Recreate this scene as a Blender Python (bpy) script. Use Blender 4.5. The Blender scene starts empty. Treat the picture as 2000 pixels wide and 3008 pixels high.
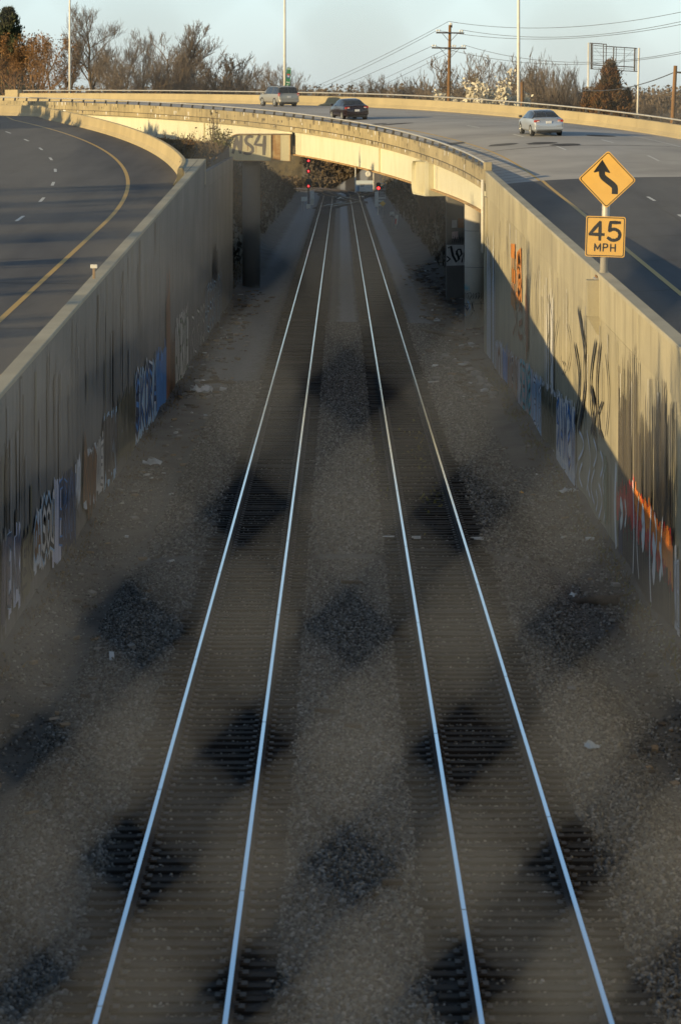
import bpy, math, random
from math import sin, cos, tan, pi, radians, sqrt, exp, atan2
from mathutils import Vector, Matrix, noise as mn

# ------------------------------------------------------------------ camera, world, sun, exposure
sc = bpy.context.scene
COL = sc.collection
F = 8930.0        # focal length in pixels of the 2000 px wide photograph
HY = 280.6        # row of the horizon in the photograph
CZ = 10.3         # eye height above the rails
cam = bpy.data.cameras.new('camera')
cam.sensor_fit = 'HORIZONTAL'; cam.sensor_width = 36.0
cam.lens = 36.0 * F / 2000.0
cam.shift_y = -(1504 - HY) / 2000.0
cam.clip_start = 0.05; cam.clip_end = 6000
cam.dof.use_dof = True
cam.dof.focus_distance = 112.0
cam.dof.aperture_fstop = 4.8
camo = bpy.data.objects.new('camera', cam); COL.objects.link(camo)
camo.location = (0, 0, CZ); camo.rotation_euler = (pi / 2, 0, 0)
sc.camera = camo

SUN_AZ = radians(57)      # the light travels towards +X (right) and +Y (away)
SUN_EL = radians(11.5)
world = bpy.data.worlds.new('World'); sc.world = world; world.use_nodes = True
wn = world.node_tree.nodes; wl = world.node_tree.links
for n in list(wn): wn.remove(n)
sky = wn.new('ShaderNodeTexSky'); sky.sky_type = 'NISHITA'; sky.sun_disc = False
sky.sun_elevation = SUN_EL
sky.sun_rotation = atan2(-sin(SUN_AZ), -cos(SUN_AZ))
sky.altitude = 50; sky.air_density = 1.0; sky.dust_density = 0.6; sky.ozone_density = 1.2
bg = wn.new('ShaderNodeBackground'); bg.inputs['Strength'].default_value = 0.15
wo = wn.new('ShaderNodeOutputWorld')
# sky gradient: pale grey blue low down, darkened overhead to keep the shade deep
tc = wn.new('ShaderNodeTexCoord'); sp_w = wn.new('ShaderNodeSeparateXYZ'); wl.new(tc.outputs['Generated'], sp_w.inputs[0])
rw = wn.new('ShaderNodeValToRGB'); els = rw.color_ramp.elements
els[0].position = 0.0; els[0].color = (0.36, 0.46, 0.53, 1); els[1].position = 0.04; els[1].color = (0.425, 0.58, 0.675, 1)
for q_, c_ in ((0.10, (0.34, 0.47, 0.58)), (0.2, (0.18, 0.30, 0.44)), (0.32, (0.105, 0.165, 0.26)), (0.6, (0.065, 0.095, 0.14)), (1.0, (0.045, 0.07, 0.11))):
    e_ = els.new(q_); e_.color = (*c_, 1)
wl.new(sp_w.outputs[2], rw.inputs[0])
b2w = wn.new('ShaderNodeBackground'); b2w.inputs['Strength'].default_value = 0.92; wl.new(rw.outputs[0], b2w.inputs[0])
bg.inputs['Strength'].default_value = 0.05
addw = wn.new('ShaderNodeAddShader')
wl.new(sky.outputs[0], bg.inputs[0]); wl.new(bg.outputs[0], addw.inputs[0]); wl.new(b2w.outputs[0], addw.inputs[1]); wl.new(addw.outputs[0], wo.inputs[0])

sl = bpy.data.lights.new('sun', 'SUN'); sl.energy = 4.5; sl.angle = radians(0.5); sl.color = (1.0, 0.76, 0.40)
so = bpy.data.objects.new('sun', sl); COL.objects.link(so)
ldir = Vector((sin(SUN_AZ) * cos(SUN_EL), cos(SUN_AZ) * cos(SUN_EL), -sin(SUN_EL)))
so.rotation_euler = ldir.to_track_quat('-Z', 'Y').to_euler()
so.location = (-60, -60, 60)

sc.view_settings.view_transform = 'Standard'; sc.view_settings.look = 'None'
sc.view_settings.exposure = 0.35; sc.view_settings.gamma = 1.0
sc.view_settings.use_curve_mapping = False
sc.render.engine = 'CYCLES'
sc.cycles.use_denoising = True; sc.cycles.use_adaptive_sampling = False
sc.cycles.max_bounces = 6; sc.cycles.diffuse_bounces = 3; sc.cycles.glossy_bounces = 3
sc.cycles.transparent_max_bounces = 8

def P(px, py, D):
    """the point at distance D (metres ahead) that the photograph shows at src pixel px, py"""
    return Vector(((px - 1000) / F * D, D, CZ - (py - HY) / F * D))

# ------------------------------------------------------------------ helpers
def put(name, me, parent=None):
    o = bpy.data.objects.new(name, me); COL.objects.link(o)
    if parent is not None: o.parent = parent
    return o
def tag(o, label=None, cat=None, group=None, kind=None):
    if label: o['label'] = label
    if cat: o['category'] = cat
    if group: o['group'] = group
    if kind: o['kind'] = kind
    return o
def thing(name, label, cat, loc=(0, 0, 0), rz=0.0, group=None):
    o = bpy.data.objects.new(name, None); COL.objects.link(o)
    o.empty_display_size = 0.2
    o.location = loc; o.rotation_euler = (0, 0, rz)
    return tag(o, label, cat, group)
def kids(o): return [c for c in COL.objects if c.parent == o]
KIDS = {}
def copy_thing(root, loc=None, rz=None, scale=None, label=None):
    """a copy of a thing with copies of its parts and sub-parts (mesh data shared)"""
    ch = KIDS.get(root.name)
    if ch is None:
        ch = KIDS[root.name] = [(c, [g for g in COL.objects if g.parent == c]) for c in COL.objects if c.parent == root]
    r = root.copy(); COL.objects.link(r)
    if loc is not None: r.location = loc
    if rz is not None: r.rotation_euler = (root.rotation_euler[0], root.rotation_euler[1], rz)
    if scale is not None: r.scale = scale if hasattr(scale, '__len__') else (scale,) * 3
    if label: r['label'] = label
    for c, gs in ch:
        d = c.copy(); COL.objects.link(d); d.parent = r
        for g in gs:
            e = g.copy(); COL.objects.link(e); e.parent = d
    return r

class MB:
    """collects geometry for ONE mesh object"""
    def __init__(s): s.v = []; s.f = []; s.m = []
    def add(s, vs, fs, mi=0):
        b = len(s.v); s.v += [tuple(v) for v in vs]; s.f += [tuple(b + i for i in f) for f in fs]; s.m += [mi] * len(fs)
    def quad(s, a, b, c, d, mi=0): s.add([a, b, c, d], [(0, 1, 2, 3)], mi)
    def box(s, x0, x1, y0, y1, z0, z1, mi=0, M=None):
        vs = [Vector(p) for p in ((x0, y0, z0), (x1, y0, z0), (x1, y1, z0), (x0, y1, z0), (x0, y0, z1), (x1, y0, z1), (x1, y1, z1), (x0, y1, z1))]
        if M is not None: vs = [M @ v for v in vs]
        s.add(vs, [(0, 3, 2, 1), (4, 5, 6, 7), (0, 1, 5, 4), (1, 2, 6, 5), (2, 3, 7, 6), (3, 0, 4, 7)], mi)
    def bbox(s, x0, x1, y0, y1, z0, z1, b=0.01, mi=0, M=None):
        """box with chamfered edges"""
        pr = [(x0 + b, y0), (x1 - b, y0), (x1, y0 + b), (x1, y1 - b), (x1 - b, y1), (x0 + b, y1), (x0, y1 - b), (x0, y0 + b)]
        cx, cy = (x0 + x1) / 2, (y0 + y1) / 2
        ins = [(cx + (x - cx) * (1 - 2 * b / max(x1 - x0, 1e-6)), cy + (y - cy) * (1 - 2 * b / max(y1 - y0, 1e-6))) for x, y in pr]
        vs = [(x, y, z0) for x, y in ins] + [(x, y, z0 + b) for x, y in pr] + [(x, y, z1 - b) for x, y in pr] + [(x, y, z1) for x, y in ins]
        fs = [tuple(range(7, -1, -1)), tuple(range(24, 32))]
        for r in range(3):
            for i in range(8):
                j = (i + 1) % 8; fs.append((r * 8 + i, r * 8 + j, r * 8 + 8 + j, r * 8 + 8 + i))
        vs = [Vector(v) for v in vs]
        if M is not None: vs = [M @ v for v in vs]
        s.add(vs, fs, mi)
    def tube(s, pts, r, n=8, mi=0, cap=True):
        pts = [Vector(p) for p in pts]; k = len(pts)
        rs = r if hasattr(r, '__len__') else [r] * k
        vs, fs = [], []
        up = None
        for i, p in enumerate(pts):
            t = (pts[min(i + 1, k - 1)] - pts[max(i - 1, 0)])
            if t.length < 1e-9: t = Vector((0, 0, 1))
            t.normalize()
            if up is None: up = Vector((0, 0, 1)) if abs(t.z) < 0.9 else Vector((1, 0, 0))
            a = t.cross(up)
            if a.length < 1e-6: a = t.cross(Vector((0, 1, 0)))
            a.normalize(); b = a.cross(t).normalized()
            for j in range(n):
                q = 2 * pi * j / n; vs.append(p + (a * cos(q) + b * sin(q)) * rs[i])
        for i in range(k - 1):
            for j in range(n):
                j2 = (j + 1) % n; fs.append((i * n + j, i * n + j2, i * n + n + j2, i * n + n + j))
        if cap:
            fs.append(tuple(range(n - 1, -1, -1))); fs.append(tuple((k - 1) * n + j for j in range(n)))
        s.add(vs, fs, mi)
    def cyl(s, x, y, z0, z1, r0, r1=None, n=16, mi=0):
        s.tube([(x, y, z0), (x, y, z1)], [r0, r0 if r1 is None else r1], n, mi)
    def sweep(s, path, prof, mi=0, closed=True, cap=True, mis=None):
        """path: list of frames (origin, a, b); prof: list of (u, v) -> origin + a*u + b*v"""
        n = len(prof); vs, fs = [], []; 
        for (o, a, b) in path:
            for u, v in prof: vs.append(Vector(o) + Vector(a) * u + Vector(b) * v)
        m0 = len(s.f)
        kk = n if closed else n - 1
        ms = []
        for i in range(len(path) - 1):
            for j in range(kk):
                j2 = (j + 1) % n; fs.append((i * n + j, i * n + j2, i * n + n + j2, i * n + n + j)); ms.append(mis[j] if mis else mi)
        if cap and closed:
            fs.append(tuple(range(n - 1, -1, -1))); fs.append(tuple((len(path) - 1) * n + j for j in range(n))); ms += [mi, mi]
        s.add(vs, fs, mi); s.m[m0:] = ms
    def lathe(s, prof, n=24, M=None, mi=0):
        vs, fs = [], []
        for r, z in prof:
            for j in range(n):
                q = 2 * pi * j / n; v = Vector((r * cos(q), r * sin(q), z)); vs.append(M @ v if M is not None else v)
        for i in range(len(prof) - 1):
            for j in range(n):
                j2 = (j + 1) % n; fs.append((i * n + j, i * n + j2, i * n + n + j2, i * n + n + j))
        s.add(vs, fs, mi)
    def poly(s, pts, mi=0): s.add(pts, [tuple(range(len(pts)))], mi)
    def plate(s, pts, d, mi=0):
        """flat polygon pts (3D, in order) thickened by vector d"""
        n = len(pts); d = Vector(d); vs = [Vector(p) for p in pts] + [Vector(p) + d for p in pts]
        fs = [tuple(range(n - 1, -1, -1)), tuple(range(n, 2 * n))]
        for i in range(n): fs.append((i, (i + 1) % n, n + (i + 1) % n, n + i))
        s.add(vs, fs, mi)
    def mesh(s, name, mats, smooth=False):
        me = bpy.data.meshes.new(name); me.from_pydata(s.v, [], s.f)
        for m in (mats if isinstance(mats, (list, tuple)) else [mats]): me.materials.append(m)
        if any(s.m): me.polygons.foreach_set('material_index', s.m)
        if smooth: me.polygons.foreach_set('use_smooth', [True] * len(s.f))
        me.update(); return me
    def build(s, name, mats, parent=None, smooth=False, kind=None, label=None):
        o = put(name, s.mesh(name, mats, smooth), parent)
        if kind: o['kind'] = kind
        if label: o['label'] = label
        return o

def fix_normals(o):
    import bmesh
    bm = bmesh.new(); bm.from_mesh(o.data); bmesh.ops.recalc_face_normals(bm, faces=bm.faces[:]); bm.to_mesh(o.data); bm.free()

def text_mesh(txt, size, offset=0.0, extrude=0.0, align='CENTER'):
    """lettering as a mesh in its own XY plane"""
    cu = bpy.data.curves.new('lettering', 'FONT'); cu.body = txt; cu.size = size; cu.offset = offset; cu.extrude = extrude
    cu.align_x = align; cu.align_y = 'CENTER'; cu.resolution_u = 4
    o = bpy.data.objects.new('lettering', cu); COL.objects.link(o)
    dg = bpy.context.evaluated_depsgraph_get()
    me = bpy.data.meshes.new_from_object(o.evaluated_get(dg))
    bpy.data.objects.remove(o); bpy.data.curves.remove(cu)
    return me

# ------------------------------------------------------------------ materials
def mat(name, col, rough=0.6, metal=0.0, spec=0.5, emit=None, estr=0.0):
    m = bpy.data.materials.new(name); m.use_nodes = True
    b = m.node_tree.nodes['Principled BSDF']
    b.inputs['Base Color'].default_value = (*col, 1); b.inputs['Roughness'].default_value = rough
    b.inputs['Metallic'].default_value = metal; b.inputs['Specular IOR Level'].default_value = spec
    if emit: b.inputs['Emission Color'].default_value = (*emit, 1); b.inputs['Emission Strength'].default_value = estr
    return m
class NT:
    def __init__(s, m): s.t = m.node_tree; s.n = s.t.nodes; s.l = s.t.links; s.b = s.n['Principled BSDF']
    def node(s, ty, **kw):
        n = s.n.new(ty)
        for k, v in kw.items(): setattr(n, k, v)
        return n
    def noise(s, vec, scale, detail=4, rough=0.55, dist=0.0):
        n = s.n.new('ShaderNodeTexNoise'); n.inputs['Scale'].default_value = scale; n.inputs['Detail'].default_value = detail
        n.inputs['Roughness'].default_value = rough; n.inputs['Distortion'].default_value = dist
        s.l.new(vec, n.inputs['Vector']); return n.outputs['Fac']
    def pos(s): return s.n.new('ShaderNodeNewGeometry').outputs['Position']
    def mapping(s, vec, sc=(1, 1, 1), loc=(0, 0, 0)):
        n = s.n.new('ShaderNodeMapping'); n.inputs['Scale'].default_value = sc; n.inputs['Location'].default_value = loc
        s.l.new(vec, n.inputs['Vector']); return n.outputs[0]
    def ramp(s, fac, stops, interp='LINEAR'):
        n = s.n.new('ShaderNodeValToRGB'); n.color_ramp.interpolation = interp
        e = n.color_ramp.elements
        while len(e) > 1: e.remove(e[-1])
        e[0].position = stops[0][0]; e[0].color = (*stops[0][1], 1) if len(stops[0][1]) == 3 else stops[0][1]
        for p, c in stops[1:]:
            q = e.new(p); q.color = (*c, 1)
        s.l.new(fac, n.inputs[0]); return n.outputs[0]
    def mix(s, a, b, fac, mode='MIX'):
        n = s.n.new('ShaderNodeMix'); n.data_type = 'RGBA'; n.blend_type = mode
        for v, i in ((fac, 0), (a, 6), (b, 7)):
            if hasattr(v, 'links') or hasattr(v, 'is_linked'): s.l.new(v, n.inputs[i])
            elif i == 0: n.inputs[0].default_value = v
            else: n.inputs[i].default_value = (*v, 1)
        return n.outputs[2]
    def math(s, op, a, b=0.0, clamp=False):
        n = s.n.new('ShaderNodeMath'); n.operation = op; n.use_clamp = clamp
        for v, i in ((a, 0), (b, 1)):
            if hasattr(v, 'is_linked'): s.l.new(v, n.inputs[i])
            else: n.inputs[i].default_value = v
        return n.outputs[0]
    def bump(s, h, strength=0.3, dist=0.02):
        n = s.n.new('ShaderNodeBump'); n.inputs['Strength'].default_value = strength; n.inputs['Distance'].default_value = dist
        s.l.new(h, n.inputs['Height']); s.l.new(n.outputs[0], s.b.inputs['Normal'])
    def color(s, c): s.l.new(c, s.b.inputs['Base Color'])
    def rough(s, c): s.l.new(c, s.b.inputs['Roughness'])

G1 = (1, 1, 1); G0 = (0, 0, 0)
def concrete(name, base, streak=0.5, dark=0.35, rough=0.85, rnd=0.12, blot=0.5):
    m = mat(name, base, rough); t = NT(m); p = t.pos()
    big = t.noise(p, 0.35, 5, 0.6)
    c = t.mix(tuple(x * (1 - blot * 0.5) for x in base), tuple(min(1, x * (1 + blot * 0.35)) for x in base), t.ramp(big, [(0.3, G0), (0.7, G1)]))
    sv = t.noise(t.mapping(p, (1.3, 1.3, 0.07)), 1.6, 6, 0.65)
    c = t.mix(c, tuple(x * dark for x in base), t.math('MULTIPLY', t.ramp(sv, [(0.5, G0), (0.72, G1)]), streak))
    sv2 = t.noise(t.mapping(p, (3.3, 3.3, 0.05), (7, 3, 0)), 1.3, 3, 0.6)
    c = t.mix(c, tuple(min(1, x * 1.3) for x in base), t.math('MULTIPLY', t.ramp(sv2, [(0.58, G0), (0.75, G1)]), streak * 0.6))
    fine = t.noise(p, 18, 3, 0.7)
    c = t.mix(c, (0.5, 0.5, 0.5), t.ramp(fine, [(0.25, (0.55,) * 3), (0.75, (0.0,) * 3)]), 'MULTIPLY') if False else t.mix(c, tuple(x * 0.6 for x in base), t.math('MULTIPLY', t.ramp(fine, [(0.45, G0), (0.8, G1)]), 0.35))
    if rnd:
        oi = t.node('ShaderNodeObjectInfo').outputs['Random']
        c = t.mix(c, tuple(x * 0.5 for x in base), t.math('MULTIPLY', oi, rnd * 2))
    t.color(c); t.bump(fine, 0.25, 0.01)
    return m
def asphalt(name, base, tint=None, rough=0.85, ax=(0.5, 0.03, 1)):
    m = mat(name, base, rough); t = NT(m); p = t.pos()
    st = t.noise(t.mapping(p, ax), 1.7, 5, 0.6)
    b2 = t.noise(p, 0.12, 4, 0.6)
    c = t.mix(tuple(x * 0.72 for x in base), tuple(x * 1.35 for x in base), t.ramp(st, [(0.3, G0), (0.7, G1)]))
    c = t.mix(c, tint or tuple(x * 1.3 for x in base), t.math('MULTIPLY', t.ramp(b2, [(0.4, G0), (0.65, G1)]), 0.6))
    gr = t.noise(p, 35, 3, 0.8)
    c = t.mix(c, tuple(x * 1.9 for x in base), t.math('MULTIPLY', t.ramp(gr, [(0.55, G0), (0.8, G1)]), 0.5))
    t.color(c); t.bump(gr, 0.4, 0.008)
    return m
def speckle(name, c1, c2, scale=3.0, rough=0.8, metal=0.0, lo=0.4, hi=0.65, zs=1.0, spec=0.5, bump=0.0):
    m = mat(name, c1, rough, metal, spec); t = NT(m)
    n = t.noise(t.mapping(t.pos(), (1, 1, zs)), scale, 5, 0.65)
    t.color(t.mix(c1, c2, t.ramp(n, [(lo, G0), (hi, G1)])))
    if bump: t.bump(n, bump, 0.02)
    return m
def randomised(name, cols, rough=0.8, nz=0.0, metal=0.0, spec=0.5):
    """colour picked per object (or per scattered instance)"""
    m = mat(name, cols[0], rough, metal, spec); t = NT(m)
    oi = t.node('ShaderNodeObjectInfo').outputs['Random']
    k = len(cols)
    c = t.ramp(oi, [(i / max(1, k - 1), cols[i]) for i in range(k)])
    if nz:
        n = t.noise(t.pos(), nz, 4, 0.65)
        c = t.mix(c, tuple(x * 0.45 for x in cols[0]), t.ramp(n, [(0.42, G0), (0.7, G1)]))
    t.color(c); return m

M = {}
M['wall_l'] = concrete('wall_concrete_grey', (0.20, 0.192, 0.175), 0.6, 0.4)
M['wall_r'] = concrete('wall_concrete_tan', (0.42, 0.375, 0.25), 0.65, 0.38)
M['cap'] = concrete('coping_concrete', (0.42, 0.385, 0.28), 0.1, 0.5)
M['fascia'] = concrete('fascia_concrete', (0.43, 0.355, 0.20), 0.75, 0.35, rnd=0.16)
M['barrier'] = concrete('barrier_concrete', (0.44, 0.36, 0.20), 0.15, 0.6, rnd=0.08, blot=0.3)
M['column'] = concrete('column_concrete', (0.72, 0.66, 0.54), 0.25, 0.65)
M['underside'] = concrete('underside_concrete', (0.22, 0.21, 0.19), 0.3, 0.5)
M['cream'] = speckle('cream_paint', (0.72, 0.69, 0.52), (0.62, 0.58, 0.40), 1.2, 0.55, zs=0.25, lo=0.45, hi=0.8)
M['cream_dimmed'] = speckle('cream_paint_dimmed', (0.60, 0.56, 0.38), (0.50, 0.44, 0.26), 1.6, 0.6, zs=0.3, lo=0.45, hi=0.75)  # dimmer copy of the cream paint, weaker light on the beams put into colour
M['rust'] = speckle('rusty_paint', (0.36, 0.20, 0.07), (0.55, 0.42, 0.22), 2.5, 0.8, lo=0.45, hi=0.7)
M['asph_l'] = asphalt('asphalt_left', (0.072, 0.068, 0.064), (0.085, 0.08, 0.078))
M['asph_r'] = asphalt('asphalt_right', (0.060, 0.060, 0.062), (0.085, 0.083, 0.08))
M['deck'] = asphalt('deck_concrete', (0.34, 0.325, 0.30), (0.42, 0.40, 0.36), ax=(0.09, 0.09, 1))
M['yellow'] = speckle('yellow_marking', (0.58, 0.36, 0.06), (0.40, 0.25, 0.06), 6, 0.6, lo=0.5, hi=0.8)
M['white'] = speckle('white_marking', (0.62, 0.62, 0.58), (0.35, 0.35, 0.33), 7, 0.6, lo=0.5, hi=0.8)
M['alu'] = speckle('aluminium_rail', (0.62, 0.60, 0.54), (0.50, 0.47, 0.40), 3, 0.45, 0.35)
M['alu_dark'] = mat('rail_post_grey', (0.10, 0.09, 0.075), 0.6, 0.2)
M['joint'] = mat('joint_seal', (0.05, 0.045, 0.04), 0.9)
M['steel'] = speckle('galvanised_steel', (0.55, 0.54, 0.5), (0.42, 0.41, 0.38), 4, 0.4, 0.5)
M['sign_yellow'] = speckle('sign_yellow', (0.84, 0.50, 0.11), (0.80, 0.46, 0.095), 2.2, 0.42)
M['sign_back'] = mat('sign_aluminium', (0.4, 0.4, 0.4), 0.5, 0.6)
M['black'] = mat('black_print', (0.015, 0.015, 0.015), 0.5)
M['post'] = speckle('post_metal', (0.55, 0.52, 0.46), (0.44, 0.40, 0.34), 5, 0.5, 0.2, zs=0.3)
M['wood'] = speckle('timber_pole', (0.26, 0.135, 0.045), (0.14, 0.075, 0.03), 4, 0.85, zs=0.15)
M['wire'] = mat('cable', (0.06, 0.06, 0.06), 0.6)
M['ins'] = mat('insulator', (0.75, 0.75, 0.72), 0.3)
M['frame_dark'] = mat('frame_brown_steel', (0.045, 0.035, 0.03), 0.6)
M['white_paint'] = speckle('white_paint', (0.72, 0.70, 0.62), (0.55, 0.50, 0.40), 3, 0.6, lo=0.5, hi=0.8)
M['red_lamp'] = mat('red_lamp', (0.6, 0.02, 0.02), 0.3, emit=(1.0, 0.03, 0.03), estr=4.0)
M['green'] = mat('sign_green', (0.02, 0.16, 0.07), 0.5)
M['tyre'] = mat('tyre_rubber', (0.02, 0.02, 0.02), 0.85)
M['rim'] = mat('wheel_rim', (0.55, 0.55, 0.52), 0.3, 0.7)
M['glass'] = mat('car_glass', (0.02, 0.024, 0.028), 0.05, 0.0, 0.8)
M['silver'] = mat('silver_paint', (0.46, 0.50, 0.55), 0.27, 0.5)
M['champagne'] = mat('champagne_paint', (0.40, 0.385, 0.34), 0.35, 0.5)
M['darkpaint'] = mat('dark_maroon_paint', (0.018, 0.010, 0.012), 0.15, 0.0, 0.7)
M['trim'] = mat('black_trim', (0.02, 0.02, 0.02), 0.6)
M['taillight'] = mat('tail_light', (0.40, 0.03, 0.02), 0.2)
M['taillight_clear'] = mat('tail_light_clear', (0.65, 0.55, 0.5), 0.2)
M['plate'] = mat('number_plate', (0.65, 0.65, 0.65), 0.5)
M['rail_top'] = mat('polished_rail_sky_tint', (0.42, 0.55, 0.68), 0.12, 1.0)  # steel tinted blue, the sky's reflection is put into its colour
M['rail_side'] = speckle('rusty_rail', (0.045, 0.03, 0.022), (0.025, 0.02, 0.02), 6, 0.8)
M['tie'] = randomised('creosote_timber', [(0.016, 0.013, 0.010), (0.03, 0.023, 0.016), (0.011, 0.009, 0.008), (0.05, 0.042, 0.034), (0.02, 0.016, 0.012), (0.035, 0.024, 0.015), (0.013, 0.011, 0.01)], 0.9, 5)
M['tieplate'] = speckle('tie_plate_steel', (0.05, 0.04, 0.033), (0.08, 0.06, 0.045), 5, 0.7)
M['stone'] = randomised('ballast_stone', [(0.04, 0.037, 0.033), (0.11, 0.102, 0.09), (0.21, 0.20, 0.18), (0.055, 0.05, 0.042), (0.36, 0.345, 0.315), (0.04, 0.036, 0.03), (0.13, 0.112, 0.085), (0.26, 0.245, 0.215)], 0.9)
# ------------------------------------------------------------------ layout of the place
GR = 0.01292                                   # the line falls gently away from the viewer
TRK = (-2.09, 2.39)                            # track centres
WL, WR = -7.0, 7.1                             # faces of the two retaining walls
def railz(D): return -GR * D
def xc(D): return 0.0 if D < 530 else -((D - 530) ** 2) / 640.0
def sstep(a, b, x):
    t = min(1, max(0, (x - a) / (b - a))); return t * t * (3 - 2 * t)
def lerp_tab(tab, x):
    if x <= tab[0][0]: return tab[0][1]
    for (a, va), (b, vb) in zip(tab, tab[1:]):
        if x <= b: return va + (vb - va) * (x - a) / (b - a)
    return tab[-1][1]
BED = [(-7.4, -0.22), (-6.4, -0.42), (-5.3, -0.52), (-4.5, -0.27), (-3.5, -0.235), (-1.0, -0.235), (-0.5, -0.18), (0.8, -0.18), (1.2, -0.235), (3.8, -0.235), (4.7, -0.27), (5.5, -0.5), (6.5, -0.42), (7.4, -0.2)]
def bedz(X, D):
    u = X - xc(D)
    z = railz(D) + lerp_tab(BED, max(-7.4, min(7.4, u)))
    if abs(u) > 4.4: z += 0.22 * (mn.noise(Vector((X * 0.5, D * 0.22, 0))) ) * min(1, (abs(u) - 4.4))
    return z
def wall_l_top(D): return CZ - (8.0 - 0.03 * D)
def wall_r_top(D): return CZ - (3.67 + 0.0185 * (149 - D))
def lroad_drop(D): return max(8.8 - 0.03 * D, 1.6) if D < 235 else 1.6
def lroad_z(D): return CZ - lroad_drop(D)
def parapet_drop(t):
    if t < 0: return 3.67 - 0.0185 * t
    return 3.67 - 0.04195 * t + 0.000133 * t * t if t < 157 else 0.362
R0, PH0 = 290.0, 0.05
CX, CY = 7.1 - R0 * cos(PH0), 149 - R0 * sin(PH0)
def fly(t, lat=0.0):
    """plan position on the curving highway; t metres along its left edge from the end of the right wall, lat metres to the right of that edge"""
    if t < 0: return Vector((7.1 + lat, 149 + t, 0)), 0.0
    ph = PH0 + t / R0
    return Vector((CX + (R0 + lat) * cos(ph), CY + (R0 + lat) * sin(ph), 0)), ph
def flyP(t, lat, z):
    p, ph = fly(t, lat); p.z = z; return p
def par_z(t): return CZ - parapet_drop(t)
DOFF = [(-135, -1.36), (-65, -1.3), (-25, -0.97), (0, -0.8), (12, -0.6), (26, -0.5), (90, -0.48), (120, -0.62), (330, -0.66)]
def doff(t): return (lerp_tab(DOFF, t - 4) + lerp_tab(DOFF, t) + lerp_tab(DOFF, t + 4)) / 3
def deck_z(t, lat): return par_z(t) + doff(t) + 0.47 * (1 - exp(-max(lat, 0) / 3.0)) + 0.36 * sin(pi * max(0, min(16.6, lat)) / 16.6) * sstep(-5, 20, t) * (1 - sstep(42, 66, t))
def lr(s, lat=0.0):
    """plan position on the left carriageway: s along its yellow line, lat to the right of it"""
    if s <= 0: return Vector((-9.5 + lat, 122 + s, 0)), 0.0
    ph = s / 400.0
    return Vector((-9.5 - 400 + (400 + lat) * cos(ph), 122 + (400 + lat) * sin(ph), 0)), ph
def lrP(s, lat, dz=0.0):
    p, ph = lr(s, lat); p.z = lroad_z(lr(s, 0)[0].y) + dz; return p

def highz(X, D):
    """the ground beside the cutting"""
    if X < 0:
        z = lroad_z(D) - 0.32
        if D > 150: z += 0.1
        z += 1.0 * sstep(24, 40, -X) * (1 if D < 150 else 0.6)
        k = sstep(515, 560, D) * (1 - sstep(620, 700, D))  # hidden land on the left lowered here so sun reaches the end hillside
        z = z + (railz(D) + 0.6 - z) * k
        return z
    z = CZ - (3.67 + 0.0185 * max(149 - D, 0)) - 1.2
    if D > 145: z -= 2.4 * (1 - sstep(235, 290, D)) * sstep(145, 156, D)
    if D > 235: z += 0.8 * sstep(235, 330, D)
    return z + 0.4 * sstep(26, 60, X)
def groundz(X, D):
    u = X - xc(D)
    hl, hr = highz(X, D), highz(X, D)
    if D > 600:
        hill = -8.2 + (D - 612) * 0.42 + 0.6 * mn.noise(Vector((X * 0.08, D * 0.08, 3)))
        if D > 760: hill = 60
        b = bedz(X, D) if abs(u) < 7.4 else -99
    b = bedz(X, D)
    if u < 0:
        if D < 199: z = b if u > -7.2 else hl
        else: z = b if u > -7.4 else min(hl, b + (-u - 7.4) / 1.25)
    else:
        if D < 150: z = b if u < 7.25 else hr
        else: z = b if u < 7.6 else min(hr, b + (u - 7.6) / 1.5)
    if D > 606 and X > xc(D) - 30:
        h2 = railz(606) - 0.3 + (D - 606 + 0.35 * min(0, X - 4)) * 0.5
        if h2 > z and X > xc(D) + 8.5 - 4: z = min(h2, 5.5)
    if D > 700: z = max(z, min(5.5, 5.5))
    if abs(X) > 12 and D > 235: z += 0.35 * mn.noise(Vector((X * 0.05, D * 0.05, 1)))
    return z

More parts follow.
